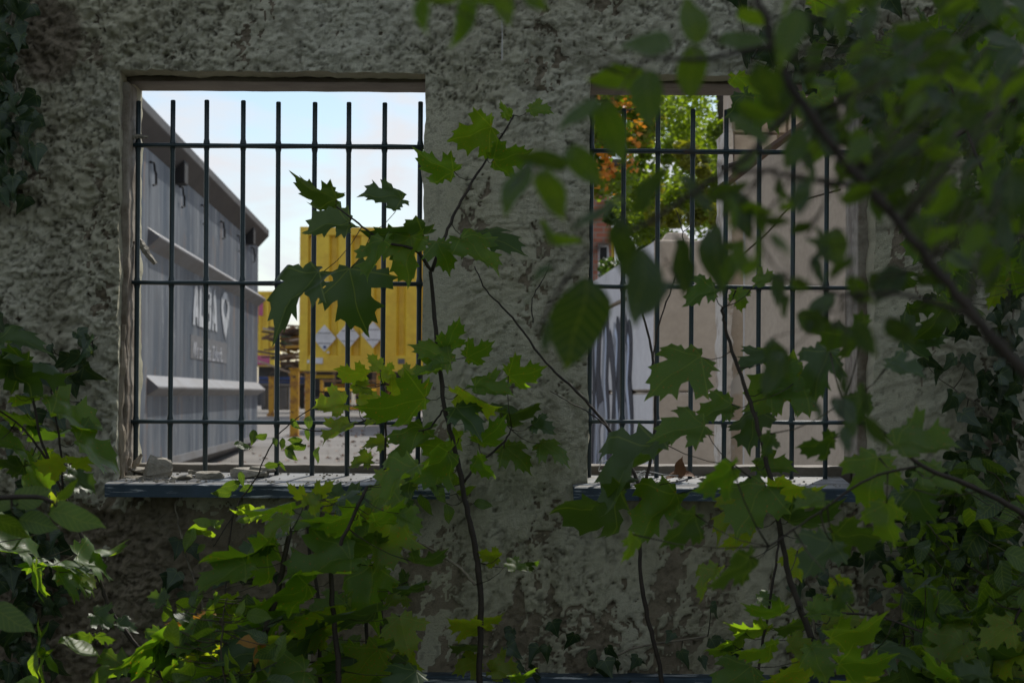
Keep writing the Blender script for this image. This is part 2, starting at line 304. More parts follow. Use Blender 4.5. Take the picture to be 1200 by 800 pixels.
# ------------------------------------------------------------------ the old wall with its two window openings
WT = .17
def ZX(px, py, y=0): v = P(px, py, y); return v.x, v.z
OPEN = [(P(140, 300).x, P(496, 300).x, P(300, 573).z, P(300, 86).z), (P(690, 300).x, P(1024, 300).x, P(850, 577).z, P(850, 89).z)]
def wall():
    def axis(lo, a, b, hi, step, coarse, snaps):
        v = np.concatenate([np.linspace(lo, a, max(2, int((a-lo)/coarse)))[:-1], np.arange(a, b, step), np.linspace(b, hi, max(2, int((hi-b)/coarse)))])
        for s in snaps: v[np.argmin(abs(v-s))] = s
        return v
    xs = axis(-4.2, -.96, .96, 4.4, .0028, .12, [o[i] for o in OPEN for i in (0, 1)])
    zs = axis(-.25, EZ-.46, EZ+.60, 4.3, .0027, .12, [o[i] for o in OPEN for i in (2, 3)])
    X, Z = np.meshgrid(xs, zs); nx, nz = len(xs), len(zs)
    zr = Z-EZ
    rv = .35*(fbm(X*5, Z*4, 3, 201)-.5)*2
    rough = np.clip(.20+.62*sstep(-.40, -.52, X)+.34*sstep(.30, .44, zr)+.16*sstep(.40, .55, X)+.12*sstep(-.1, -.3, zr)+rv*.55, .10, 1)
    big = fbm(X*9, Z*7, 4, 3)
    cl = fbm(X*30+2*fbm(X*14, Z*14, 2, 9), Z*34, 4, 21, .55)
    rid = 1-abs(2*fbm(X*55, Z*60, 3, 33)-1)
    wo = worley(X*70+2*cl, Z*80, 5)
    fine = fbm(X*190, Z*190, 3, 44)
    # chipped paint layer with a real edge
    lowz = sstep(-.12, -.34, zr)
    pm = fbm(X*22+2*cl, Z*11+1.6*cl, 5, 61, .68)+.22*(fbm(X*110, Z*36, 3, 71)-.5)
    leftlow = sstep(-.25, -.42, X)*sstep(-.08, -.2, zr)
    thr = .30+.20*lowz+.20*leftlow+.10*sstep(-.14, -.20, zr)*sstep(.02, -.2, X)+.04*sstep(.4, .75, X)
    paint = sstep(-.012, .012, pm-thr)
    topbare = sstep(.10, .0, np.hypot((X+.665)/.9, (zr-.50)/1.1)-.02*cl)*.9
    paint = paint*(1-topbare)
    def terr(v, k):                                    # layered, flaking steps
        q = v*k; f = np.floor(q); return (f+sstep(.80, .98, q-f)*.8+(q-f)*.2)/k
    vs = 1-.5*sstep(-.35, .0, X)*sstep(.4, .0, zr)       # vertical weathering on the pier and lower wall
    t1 = terr(fbm(X*54+1.3*cl, Z*58*vs+1.2*big, 4, 131, .62), 6); t2 = terr(fbm(X*150+1.5*cl, Z*150*vs, 3, 141, .65), 3)
    wp = worley(X*46+.6*cl, Z*40, 15); hole = sstep(.13, .05, wp+.12*(fbm(X*120, Z*120, 2, 57)-.5))*sstep(.55, .68, fbm(X*14, Z*14, 2, 55)); crk = sstep(.030, .008, abs(fbm(X*34, Z*40*vs, 4, 161, .62)-.5))*sstep(.40, .6, fbm(X*9, Z*9, 2, 171))
    H = (big-.5)*.012*rough+(t1-.5)*.026*rough+(t2-.5)*.0100*(.08+rough*.92)+(rid-.6)*.0022*rough-(wo-.4)*.0026*rough+(fbm(X*300, Z*300, 2, 47)-.5)*.0065*(.4+.6*rough)*(.35+.65*rough)-hole*.004-crk*.0025
    H = H+paint*.0020
    # flakes
    flb = fbm(X*30+1.2*cl, Z*26+1.6*cl, 5, 81, .62); fl = sstep(-.006, .006, flb-.44); H = H+fl*.0034*(.5+.5*rough)*paint
    edge = sstep(.014, .0, abs(flb-.437))*(flb < .437)
    # worn smooth bands by the openings
    b1 = sstep(P(545, 300).x, P(520, 300).x, X)*(X > P(490, 300).x)*(zr < .42)
    b2 = sstep(P(1120, 300).x, P(1060, 300).x, X)*(X > P(1020, 300).x)*sstep(.33, .28, zr)
    sm = np.clip(b1*.85+b2*.6, 0, 1); H = H*(1-sm)+(.0018+.12*(fine-.5)*.01)*sm
    pit = .8*sstep(.68, .84, fbm(X*95, Z*80, 3, 91)+.5*(.5-t1))*.75+sstep(.35, .15, t2)*.25*(.2+.8*rough)+hole*.9+crk*.6+edge*.75  # painted shade in holes, cracks and low steps; flake edges also show under-layer
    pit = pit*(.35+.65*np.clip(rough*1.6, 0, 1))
    m_ = sstep(-.98, -.94, X)*sstep(.98, .94, X)*sstep(-.47, -.45, zr)*sstep(.61, .58, zr); H = H*m_
    Y = -(H+.004)
    dx = (fbm(X*22, Z*24, 3, 101)-.5)*.007; dz = (fbm(X*24, Z*22, 3, 111)-.5)*.007
    fineon = ((X > -.96) & (X < .96) & (zr > -.46) & (zr < .6)).astype(float)
    Xd = X+dx*fineon; Zd = Z+dz*fineon
    V = np.stack([Xd, Y, Zd], -1).reshape(-1, 3)
    ii, jj = np.meshgrid(np.arange(nz-1), np.arange(nx-1), indexing='ij')
    cx = (xs[:-1]+xs[1:])/2; cz = (zs[:-1]+zs[1:])/2
    keep = np.ones((nz-1, nx-1), bool)
    for o in OPEN: keep &= ~((cx[None, :] > o[0]) & (cx[None, :] < o[1]) & (cz[:, None] > o[2]) & (cz[:, None] < o[3]))
    q = (ii*nx+jj)[keep]; F = np.stack([q, q+1, q+nx+1, q+nx], -1)
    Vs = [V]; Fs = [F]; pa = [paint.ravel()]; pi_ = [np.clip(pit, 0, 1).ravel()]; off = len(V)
    deps = [0, .006, .014, .03, .05, .075, .10, .13, WT]
    for o in OPEN:
        i0, i1 = [int(np.argmin(abs(zs-o[k]))) for k in (2, 3)]; j0, j1 = [int(np.argmin(abs(xs-o[k]))) for k in (0, 1)]
        for idx, nrm in (([i*nx+j0 for i in range(i0, i1+1)], (-1, 0)), ([i*nx+j1 for i in range(i0, i1+1)], (1, 0)),
                         ([i1*nx+j for j in range(j0, j1+1)], (0, 1)), ([i0*nx+j for j in range(j0, j1+1)], (0, -1))):
            b = V[idx]; k = len(b); rows = []; t = np.arange(k)*.0027
            for d in deps:
                r = b.copy()
                if d > 0:
                    nn = (fbm(t*40, np.full(k, d*60), 3, 7)-.5)*.006
                    f = min(1, d/.02)
                    r[:, 0] += nrm[0]*nn; r[:, 2] += nrm[1]*nn; r[:, 1] = b[:, 1]*(1-f)+d
                rows.append(r)
            Vs.append(np.concatenate(rows)); nd = len(deps)
            a = (np.arange(nd-1)[:, None]*k+np.arange(k-1)[None, :]).ravel()+off
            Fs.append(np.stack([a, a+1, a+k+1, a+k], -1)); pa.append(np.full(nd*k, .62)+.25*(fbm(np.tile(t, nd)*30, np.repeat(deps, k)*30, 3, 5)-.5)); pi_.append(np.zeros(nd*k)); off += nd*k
    V = np.concatenate(Vs); F = np.concatenate(Fs).astype(np.int32)
    me = bpy.data.meshes.new('stucco_face'); me.vertices.add(len(V)); me.vertices.foreach_set('co', V.astype(np.float32).ravel())
    me.loops.add(len(F)*4); me.loops.foreach_set('vertex_index', F.ravel()); me.polygons.add(len(F))
    me.polygons.foreach_set('loop_start', np.arange(len(F), dtype=np.int32)*4)
    me.update(calc_edges=True)
    me.polygons.foreach_set('use_smooth', np.ones(len(F), bool))
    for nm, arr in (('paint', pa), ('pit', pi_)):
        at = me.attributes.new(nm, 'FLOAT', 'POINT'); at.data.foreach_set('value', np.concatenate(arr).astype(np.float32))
    root = empty('ruined_wall', (0, 0, 0), label='old rough stucco wall with two barred window openings and flaking grey paint', cat='wall')
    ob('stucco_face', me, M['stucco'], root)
    b = MB()                                           # body behind the face (back side, pieces around the openings)
    X0, X1, Z0, Z1 = -4.2, 4.4, -.25, 4.3; A, B = OPEN
    e = .006
    for (a, c, d, f) in ((X0, A[0]-e, Z0, Z1), (A[1]+e, B[0]-e, Z0, Z1), (B[1]+e, X1, Z0, Z1), (A[0]-e, A[1]+e, Z0, A[2]-e), (A[0]-e, A[1]+e, A[3]+e, Z1), (B[0]-e, B[1]+e, Z0, B[2]-e), (B[0]-e, B[1]+e, B[3]+e, Z1)):
        b.box((a, .022, d), (c, WT-.003, f))
    b.build('wall_core', M['masonry'], root)
    return root
WALL = wall()
# inner frames, ledges, sills, grilles of both windows
def rough_box(name, a, b, mat, parent, amp=.002, n=26, **k):
    a = Vector(a); b = Vector(b); s = b-a; ax = max(range(3), key=lambda i: s[i]); o = [i for i in range(3) if i != ax]
    m = MB(); rings = n; v = []
    for i in range(rings+1):
        t = i/rings; c = [(0, 0), (1, 0), (1, 1), (0, 1)]
        for (p, q) in c:
            w = Vector(a); w[ax] = a[ax]+s[ax]*t; w[o[0]] = a[o[0]]+s[o[0]]*p; w[o[1]] = a[o[1]]+s[o[1]]*q
            for z in o: w[z] += random.uniform(-amp, amp)
            v.append(w)
    f = [(i*4+j, i*4+(j+1) % 4, (i+1)*4+(j+1) % 4, (i+1)*4+j) for i in range(rings) for j in range(4)]+[(3, 2, 1, 0), (rings*4, rings*4+1, rings*4+2, rings*4+3)]
    return m.add(v, f).build(name, mat, parent, bevel=.0025, **k)
for k, o in enumerate(OPEN):
    x0, x1, z0, z1 = o
    hy = .085
    zb = P(300 if k == 0 else 850, 107.5 if k == 0 else 112.5, .163).z
    rough_box('window_header', (x0-.004, hy, zb), (x1+.004, WT-.006, z1+.004), M['conc'], WALL, .0004, 14)
    rough_box('window_header', (x0-.004, .045, z1-.005), (x1+.004, hy-.002, z1+.003), M['conc'], WALL, .0005, 14)
    if k == 0:
        xl = P(162, 300, .161).x
        rough_box('window_jamb', (x0-.004, .078, z0+.012), (xl, WT-.008, zb-.001), M['conc'], WALL, .0008)
        rough_box('window_jamb', (x0-.003, .018, z0+.02), (x0+.009, .076, z1-.010), M['jambpale'], WALL, .0012, 40)
    else:
        rough_box('window_jamb', (x1-.014, .05, z0+.012), (x1+.004, WT-.008, zb-.001), M['jambpale'], WALL, .0006)
    zl = P(300 if k == 0 else 850, 544 if k == 0 else 546, .09).z
    xa = P(162, 300, .09).x+.001 if k == 0 else x0-.002
    rough_box('window_ledge', (xa, .088, z0-.005), (x1+.003 if k == 0 else x1-.015, WT-.01, zl), M['conc'], WALL, .0006)
    # sill
    sx0, sx1 = (P(123, 575, -.05).x, P(527, 575, -.05).x) if k == 0 else (P(672, 580, -.05).x, P(1003, 580, -.05).x)
    zf = P(300 if k == 0 else 850, 568 if k == 0 else 572, -.05).z; zk = zf+.011
    rt = empty('window_sill', (sx0, 0, zf), label='long blue painted window sill under the left grille, worn pale on top' if k == 0 else 'long blue painted window sill under the right grille, behind the blurred leaves', cat='window sill')
    W = sx1-sx0; n = 60; v = []; f = []
    for i in range(n+1):
        t = i/n*W; e = .0012*(vnoise(np.array([t*40.]), np.array([k*5.]), 3)[0]-.5)
        inside = (sx0+t > x0-.001) and (sx0+t < x1+.001)
        v += [(t, -.052+e, -.018), (t, -.052+e, -.001), (t, -.0495+e, .0005), (t, -.001, .0005+.011*.33+e)]
    f = [(i*4+j, (i+1)*4+j, (i+1)*4+j+1, i*4+j+1) for i in range(n) for j in range(1)]
    f += [(0, 1, 2, 3), (n*4+3, n*4+2, n*4+1, n*4)]+[(i*4+3, i*4, (i+1)*4, (i+1)*4+3)[::-1] for i in range(n)]
    f += [(i*4+j, (i+1)*4+j, (i+1)*4+j+1, i*4+j+1) for i in range(n) for j in (1,)]
    MB().add(v, f).build('sill_edge', M['sill'], rt)
    b = MB(); v = []
    for i in range(n+1):
        t = i/n*W; e = .0012*(vnoise(np.array([t*40.]), np.array([k*5.]), 3)[0]-.5)
        v += [(t, -.0493+e, .0007), (t, -.001, .0041+e)]
    b.add(v, [(i*2, (i+1)*2, (i+1)*2+1, i*2+1) for i in range(n)])
    xa2, xb2 = x0-sx0-.002, min(x1-sx0+.002, W); v = []
    for i in range(n+1):
        t = xa2+(xb2-xa2)*i/n; e = .0012*(vnoise(np.array([t*40.]), np.array([k*5.]), 3)[0]-.5)
        v += [(t, -.001, .0044+e), (t, .04, .0085+e), (t, .0885, .0125), (t, .0885, -.012), (t, -.001, -.012)]
    b.add(v, [(i*5+j, (i+1)*5+j, (i+1)*5+j+1, i*5+j+1) for i in range(n) for j in range(4)])
    b.build('sill_top', M['silltop'], rt)
    # grille
    gy = .055
    gz = [P(325 if k == 0 else 850, yy, gy).z for yy in ((171.5, 332, 494.5) if k == 0 else (178, 336.5, 494.5))]
    gx = [P(x, 300, gy).x for x in ((160, 200.5, 242, 284, 325.5, 367, 408.5, 449.5, 491) if k == 0 else (692, 730.5, 770.5, 810.5, 849.5, 889.5, 929, 968.5, 1008.5))]
    zt = P(325, 119, gy).z if k == 0 else P(850, 128, gy).z; zlo = P(300, 545, gy).z if k == 0 else P(850, 549, gy).z
    gr = empty('window_grille', (gx[0], gy, zlo), label='dark green wire grille across the left window, before the blue skip and yellow container' if k == 0 else 'dark green wire grille across the right window, partly hidden by near leaves', cat='window grille')
    m = MB(); zz = [zlo-.02]; rr = [.0036]
    for z in sorted(gz):
        for d, r in ((-.009, .0036), (-.004, .0046), (0, .0050), (.004, .0046), (.009, .0036)): zz.append(z+d); rr.append(r)
    zz += [zt-.001, zt]; rr += [.0036, .0026]
    bar = m.tube([(0, 0, z-zlo) for z in zz], rr, 10).mesh('bar', True)
    for i, x in enumerate(gx):
        q = ob('bar', bar, M['grille'], gr, loc=(x-gx[0]+random.uniform(-.0006, .0006), 0, random.uniform(-.001, .0015))); q.rotation_euler = (random.uniform(-.002, .002), random.uniform(-.0022, .0022), 0)
    xa, xb = x0-.01, x1+.008
    for z in gz:
        for yy in (-.0062, .0062):
            MB().tube([(xa-gx[0]+(xb-xa)*t/8, yy, z-zlo+random.uniform(-.0006, .0006)) for t in range(9)], .0029, 8).build('crossbar', M['grille'], gr, smooth=True)
# cellar ledge under the windows at the bottom of the wall
b = rough_box('cellar_ledge', (P(470, 795).x, -.045, P(700, 850, -.04).z), (P(1012, 795).x, .01, P(700, 793, -.045).z), M['sill'], None, .0006)
tag(b, 'dark blue painted ledge at the foot of the wall along the bottom edge', 'ledge')

# ------------------------------------------------------------------ rubble, wood and litter on the sills
def lump(w_, d_, h_, seed, flat=False):
    random.seed(seed); pts = []
    import bmesh
    bm = bmesh.new()
    for i in range(22):
        v = Vector((random.uniform(-1, 1), random.uniform(-1, 1), random.uniform(-1, 1)))
        v = v/max(abs(v.x), abs(v.y), abs(v.z))**(.75) if v.length > .1 else v
        bm.verts.new((v.x*w_/2*random.uniform(.8, 1), v.y*d_/2, v.z*h_/2))
    r = bmesh.ops.convex_hull(bm, input=bm.verts)
    bmesh.ops.delete(bm, geom=[g for g in r['geom_interior'] if isinstance(g, bmesh.types.BMVert)], context='VERTS')
    bmesh.ops.triangulate(bm, faces=bm.faces)
    bmesh.ops.subdivide_edges(bm, edges=bm.edges, cuts=2, use_grid_fill=True)
    for v in bm.verts: v.co += Vector((random.uniform(-1, 1), random.uniform(-1, 1), random.uniform(-1, 1)))*min(w_, h_)*.035
    me = bpy.data.meshes.new('stone'); bm.to_mesh(me); bm.free(); return me
sy = .02
stones = [(186, 548, 33, 30, .035, 'pale angular mortar lump standing upright at the left end of the left sill', (0, .35, .3)),
 (163, 561, 33, 8, .03, 'flat grey chip lying in the left corner of the left sill', (0, .02, .1)),
 (168, 551, 34, 10, .05, 'brown chip leaning behind the upright lump in the left corner', (0, .15, .2)),
 (207, 562, 16, 8, .02, 'small pale pebble just right of the upright lump', (0, .1, .4)),
 (216, 561, 22, 10, .02, 'rounded grey chip between the upright lump and the flat slab', (0, -.1, .2)),
 (195, 564, 14, 5, .012, 'thin pale flake at the front edge below the upright lump', (0, .1, .6)),
 (246, 557, 40, 11, .035, 'flat grey mortar slab in the middle of the left sill rubble', (0, -.04, .1)),
 (293, 554, 52, 13, .05, 'largest flat pale slab at the right end of the sill rubble', (0, .03, 0)),
 (226, 553, 14, 6, .05, 'tiny grey crumb behind the flat slab on the left sill', (0, 0, 0)),
 (151, 555, 10, 8, .035, 'tiny brown crumb against the left jamb on the sill', (0, .3, 0)),
 (308, 549, 32, 6, .055, 'thin chip lying on top of the largest pale slab', (0, .05, 0)),
 (718, 565, 18, 4, .02, 'small pale chip near the left end of the right sill', (0, .05, 0)),
 (825, 562, 16, 5, .02, 'small brown chip beside the dead leaf on the right sill', (0, .05, 0))]
for i, (px, py, wp, hp, dy, lab, rot) in enumerate(stones):
    s = (CD+dy)/FPX; me = lump(wp*s, wp*s*.8 if hp < 20 else wp*s*.7, hp*s, 100+i)
    o = ob('stone', me, M['stone'], loc=P(px, py, dy-.01), label=lab, cat='stone'); o.rotation_euler = rot
random.seed(5)
rub = MB()
for i in range(260):
    px = random.choice([random.gauss(175, 16), random.uniform(140, 470)]); yy = random.uniform(-.04, .08)
    if px < 141: continue
    p = P(px, 560, yy); z = P(300, 568, -.05).z+.001+(yy+.05)*.085; r = random.uniform(.0006, .0028)
    rub.box((p.x, yy, z), (p.x+r*1.5, yy+r, z+r*.8), None)
for i in range(140):
    px = random.uniform(700, 1000); yy = random.uniform(-.035, .08); p = P(px, 560, yy); z = P(850, 572, -.05).z+.001+(yy+.05)*.085; r = random.uniform(.0006, .0022)
    rub.box((p.x, yy, z), (p.x+r*1.5, yy+r, z+r*.8), None)
rub.build('sill_debris', M['stone'], label='crumbs of mortar and grit scattered over the sills', cat='debris', kind='stuff')
def splinter(pts, wr, mat, label, cat='wood piece', name='wood_splinter', k=7, wob=.25):
    p = smooth_path(pts, 5); n = len(p)
    m = MB(); m.tube(p, [max(.0008, wr*(.35+.65*math.sin(PI*(i+1.2)/(n+1.4)))*random.uniform(1-wob, 1+wob)) for i in range(n)], k)
    v = [Vector(q)+Vector((random.uniform(-1, 1), random.uniform(-1, 1), random.uniform(-1, 1)))*wr*.18 for q in m.v]; m.v = [tuple(q) for q in v]
    return m.build(name, mat, label=label, cat=cat)
splinter([P(139, 242, .03), P(144, 260, .03), P(153, 290, .035)], .0075, M['stone'], 'pale broken render strip hanging diagonally in the left jamb', 'mortar strip', 'mortar_strip', 5, .1)
splinter([P(163, 280, .07), P(170, 294, .07), P(182, 309, .07)], .0055, M['stone'], 'short pale render strip hanging below the diagonal one in the left jamb', 'mortar strip', 'mortar_strip', 5, .15)
splinter([P(150, 163, .04), P(160, 160, .045), P(173, 161, .05)], .0038, M['stone'], 'small pale chip resting on the top crossbar at its left end', 'mortar chip', 'mortar_chip', 5, .2)
splinter([P(157, 283, .045), P(150, 305, .045), P(142, 325, .035), P(139, 345, .03)], .0035, M['wood'], 'thin curved wood splinter bent over in the left jamb')
splinter([P(144, 380, .015), P(142, 430, .012), P(138, 480, .01), P(141, 520, .012), P(143, 562, .01)], .0085, M['wood'], 'long weathered wood strip standing down the left jamb', wob=.3)
splinter([P(147, 380, .03), P(148, 410, .03), P(143, 450, .03), P(139, 500, .03)], .006, M['wood'], 'second weathered wood strip behind the long one in the left jamb', wob=.3)
splinter([P(136, 100, .012), P(140, 150, .012), P(137, 210, .012), P(139, 262, .015)], .0042, M['jambpale'], 'narrow pale broken render edge along the upper left jamb', 'mortar strip', 'mortar_strip', 6)
splinter([P(138, 268, .012), P(140, 310, .010), P(136, 350, .012), P(139, 378, .012)], .0045, M['jambpale'], 'narrow pale broken render edge halfway down the left jamb', 'mortar strip', 'mortar_strip', 6)
for i, (pt, lab) in enumerate([([P(152, 558, .03), P(158, 545, .035), P(166, 532, .04)], 'brown wood chip leaning in the lower left corner of the sill'),
                   ([P(147, 560, .03), P(150, 548, .03), P(153, 536, .03)], 'short upright wood chip against the lower left jamb')]):
    splinter(pt, .004, M['wood'], lab)
for i, (y0, y1, x) in enumerate([(205, 235, 146), (238, 262, 149), (172, 200, 147)]):
    q = lump(.02, .04, (y1-y0)*.00124, 300+i); o = ob('brick_piece', q, M['wood'], loc=P(x, (y0+y1)/2, .06), label=['broken brown brick end low in the exposed left jamb', 'broken brown brick end behind the diagonal render strip', 'broken brown brick end high in the left jamb near the top crossbar'][i], cat='brick piece')
MB().tube([P(588, 18, -.012), P(588.6, 45, -.011), P(588, 71, -.014)], .0009, 6).build('hanging_wire', M['paleedge'], label='short pale wire hanging on the wall at the top between the windows', cat='wire')
# string on the right sill
random.seed(9)
def strings():
    m = MB()
    def run(pts): m.tube(smooth_path(pts, 6), .0006, 5)
    run([P(733, 498, .04), P(725, 515, .04), P(712, 545, .03), P(702, 552, .02), P(706, 541, .02), P(722, 540, .02), P(716, 552, .0), P(703, 551, .01)])
    run([P(712, 520, .05), P(722, 522, .04), P(733, 530, .03), P(738, 550, .03), P(760, 552, .02), P(780, 556, .01), P(795, 557, .01)])
    for i in range(9):
        c = (random.uniform(738, 765), random.uniform(555, 566)); pts = []
        for j in range(7): pts.append(P(c[0]+random.uniform(-14, 14), c[1]+random.uniform(-6, 5), random.uniform(-.02, .04)))
        run(pts)
    run([P(733, 498, .04), P(728, 530, .04), P(735, 560, .02), P(752, 565, .01)])
    return m.build('string', M['string'], smooth=True, label='tangled white string lying on the right sill beside bare stems', cat='string')
strings()

# ------------------------------------------------------------------ the yard behind
def dp(d): return d-CD            # distance from camera -> world y
gp = [(.5, -.86), (8, -.80), (14, -.765), (18, -.70), (23.4, -.625), (26, -.57), (31, -.50), (37, -.45), (50, -.45), (90, -.45), (400, -.5), (3500, -.5)]
def gz_(d): return EZ+np.interp(d, [a+CD if i == 0 else a for i, (a, _) in enumerate(gp)], [b for _, b in gp])
def ground():
    ys = [WT+.02]+[dp(d) for d, _ in gp[1:]]; z = [EZ+b for _, b in gp]
    xs = [-2500, -60, -8, -3, -1, 1, 3, 8, 60, 2500]
    v = [(x, y, zz) for y, zz in zip(ys, z) for x in xs]; n = len(xs)
    MB().add(v, [(i*n+j, i*n+j+1, (i+1)*n+j+1, (i+1)*n+j) for i in range(len(ys)-1) for j in range(n-1)]).build('yard', M['yard'], smooth=True, kind='structure', label='grey asphalt yard behind the wall')
    MB().add([(-60, -60, 0), (60, -60, 0), (60, .1, 0), (-60, .1, 0)], [(0, 1, 2, 3)]).build('forest_floor', M['soil'], kind='structure', label='dark leaf covered ground before the wall')
ground()
def fallen():
    random.seed(3); m = MB()
    for i in range(900):
        t = random.random(); d = 14+14*random.random()**1.3; x = random.gauss(-.75, .75)*d/17
        if x < -3: continue
        z = gz_(d)+.01; s = random.uniform(.015, .04); a = random.uniform(0, PI); c, q = math.cos(a)*s, math.sin(a)*s; h = random.uniform(.004, .03)
        m.add([(x-c, dp(d)-q, z), (x-q, dp(d)+c, z+h), (x+c, dp(d)+q, z), (x+q, dp(d)-c, z+h*.5)], [(0, 1, 2, 3)])
    m.build('fallen_leaves', M['deadleaf'], label='rust coloured fallen leaves scattered over the yard', cat='fallen leaves', kind='stuff')
fallen()
def skip():
    d0, d1 = 12.5, 23.4; a = .044
    ox = -1.96-a*d0; z0 = float(EZ-.80); Ls = (d1-d0)/math.cos(a)
    rt = empty('steel_skip', (ox, dp(d0), z0), a, label='long weathered blue grey steel skip with white lettering in the left window', cat='skip')
    Z = lambda zr: zr+.80
    # plates between ribs
    for x in (-.05, -2.3):
        MB().box((x, 1.50, Z(-.56)), (x+.05, Ls-.03, Z(1.80))).build('side_plate', M['steel'], rt)
        MB().box((x, .10, Z(-.56)), (x+.05, .98, Z(1.80))).build('side_plate', M['steel'], rt)
    MB().box((-2.25, Ls-.06, Z(-.56)), (-.05, Ls-.01, Z(1.80))).build('end_plate', M['steel'], rt)
    MB().box((-2.25, .1, Z(-.56)), (-.05, .16, Z(1.80))).build('end_plate', M['steel'], rt)
    MB().box((-2.2, .32, Z(-.56)), (-.10, Ls-.1, Z(-.50))).build('floor_plate', M['steeldark'], rt)
    MB().extr([(-.02, Z(-.56)), (.012, Z(-.56)), (.012, Z(-.50)), (-.02, Z(-.50))], 1.5, Ls-.02).build('bottom_lip', M['steelrail'], rt)
    MB().extr([(-.01, Z(-.562)), (-.28, Z(-.80)), (-.40, Z(-.80)), (-.40, Z(-.562))], .6, Ls-.02).build('skid', M['steeldark'], rt)
    MB().extr([(-2.0, Z(-.562)), (-2.0, Z(-.80)), (-2.15, Z(-.80)), (-2.15, Z(-.562))], .6, Ls-.02).build('skid', M['steeldark'], rt)
    p = .09
    def rail(z, p, up, lo, m='steelrail', lip=.015):
        MB().extr([(-.01, Z(z+up)), (p, Z(z)), (p, Z(z-lip)), (-.01, Z(z-lo))], 1.49, Ls).build('side_rail', M[m], rt, bevel=.006)
    rail(.04, .09, .088, .075)
    rail(1.10, .09, .07, .10)
    MB().extr([(-.10, Z(1.95)), (.06, Z(1.95)), (.12, Z(1.91)), (.12, Z(1.84)), (.002, Z(1.71)), (-.10, Z(1.71))], 0, Ls+.02).build('top_rim', M['steeldark'], rt, bevel=.008)
    MB().extr([(-2.2, Z(1.88)), (-2.35, Z(1.88)), (-2.42, Z(1.75)), (-2.3, Z(1.60)), (-2.2, Z(1.60))], 0, Ls+.02).build('top_rim', M['steeldark'], rt)
    for x in (.0, -2.3):
        MB().box((x-.14, 1.0, Z(-.78)), (x+.012, 1.485, Z(1.705))).build('corner_post', M['steel'], rt, bevel=.01)
    for y in (2.95, 9.2):
        MB().box((.004, y, Z(1.62)), (.09, y+.22, Z(1.80))).build('bracket', M['black'], rt, bevel=.01)
    for y in (1.62, 3.3, 4.85, 6.5, 8.2, 9.9):
        z = 1.57; MB().tube([(.005, y, Z(z+.06)), (.03, y+.02, Z(z+.055)), (.035, y+.03, Z(z)), (.035, y+.09, Z(z-.01)), (.035, y+.1, Z(z-.09)), (.02, y+.06, Z(z-.10))], .009, 6).build('tarp_hook', M['black'], rt)
    def text(s, y0, y1, z0, z1, mat, name='lettering'):
        cu = bpy.data.curves.new('t', 'FONT'); cu.body = s; cu.extrude = .004; cu.resolution_u = 4
        o = bpy.data.objects.new('t', cu); col.objects.link(o); bpy.context.view_layer.update()
        me = bpy.data.meshes.new_from_object(o.evaluated_get(bpy.context.evaluated_depsgraph_get())); bpy.data.objects.remove(o)
        n = len(me.vertices); c = np.empty(n*3, np.float32); me.vertices.foreach_get('co', c); c = c.reshape(-1, 3)
        mn, mx = c.min(0), c.max(0); u = (c[:, 0]-mn[0])/(mx[0]-mn[0]); v = (c[:, 1]-mn[1])/(mx[1]-mn[1])
        out = np.stack([.006+c[:, 2]*.5, y0+u*(y1-y0), z0+v*(z1-z0)], -1); me.vertices.foreach_set('co', out.astype(np.float32).ravel()); me.update()
        me.materials.clear(); return ob(name, me, mat, rt)
    Yd = lambda d: (d-d0)
    # bold capitals built as strokes, then the slogan band
    def stroke(m, a, b, w_):
        a = Vector(a); b = Vector(b); t = (b-a).normalized(); q = Vector((-t.y, t.x))*w_/2
        c = [a-q, a+q, b+q, b-q]; m.add([(.004, p.x, p.y) for p in c]+[(.009, p.x, p.y) for p in c], [(0, 3, 2, 1), (4, 5, 6, 7), (0, 1, 5, 4), (1, 2, 6, 5), (2, 3, 7, 6), (3, 0, 4, 7)])
    zb, zt = Z(.57), Z(.955); ya = Yd(16.75); lw = .47; gap = .03; sw = .13
    for i, ch in enumerate('ALBA'):
        y = ya+i*(lw+gap); m = MB(); h = zt-zb
        pts = {'A': [[(y-.0, zb), (y+.17, zb), (y+.29, zt), (y+.19, zt)], [(y+.47, zb), (y+.32, zb), (y+.19, zt-.002), (y+.295, zt-.002)], [(y+.13, zb+.07), (y+.36, zb+.07), (y+.33, zb+.16), (y+.16, zb+.16)]],
               'L': [[(y, zb), (y+.13, zb), (y+.13, zt), (y, zt)], [(y+.131, zb), (y+.42, zb), (y+.42, zb+.10), (y+.131, zb+.10)]],
               'B': [[(y, zb), (y+.12, zb), (y+.12, zt), (y, zt)], [(y+.121, zb), (y+.36, zb), (y+.44, zb+.07), (y+.44, zb+.15), (y+.38, zb+.205), (y+.121, zb+.205), (y+.121, zb+.14), (y+.29, zb+.14), (y+.31, zb+.1), (y+.29, zb+.07), (y+.121, zb+.07)],
                     [(y+.121, zb+.21), (y+.36, zb+.21), (y+.41, zb+.25), (y+.41, zb+.33), (y+.35, zt), (y+.121, zt), (y+.121, zt-.07), (y+.26, zt-.07), (y+.29, zt-.09), (y+.26, zt-.12), (y+.121, zt-.12)]]}[ch]
        for j, poly in enumerate(pts):
            n = len(poly); f0 = .004; f1 = .0085+.0012*j
            m.add([(f0, *p) for p in poly]+[(f1, *p) for p in poly], [tuple(range(n))[::-1], tuple(range(n, 2*n))]+[(q, (q+1) % n, n+(q+1) % n, n+q) for q in range(n)])
        m.build('letter', M['white'], rt)
    m = MB(); y0, y1 = Yd(19.05), Yd(19.95); cy = (y0+y1)/2; out = []; inn = []
    zc = Z(.83)
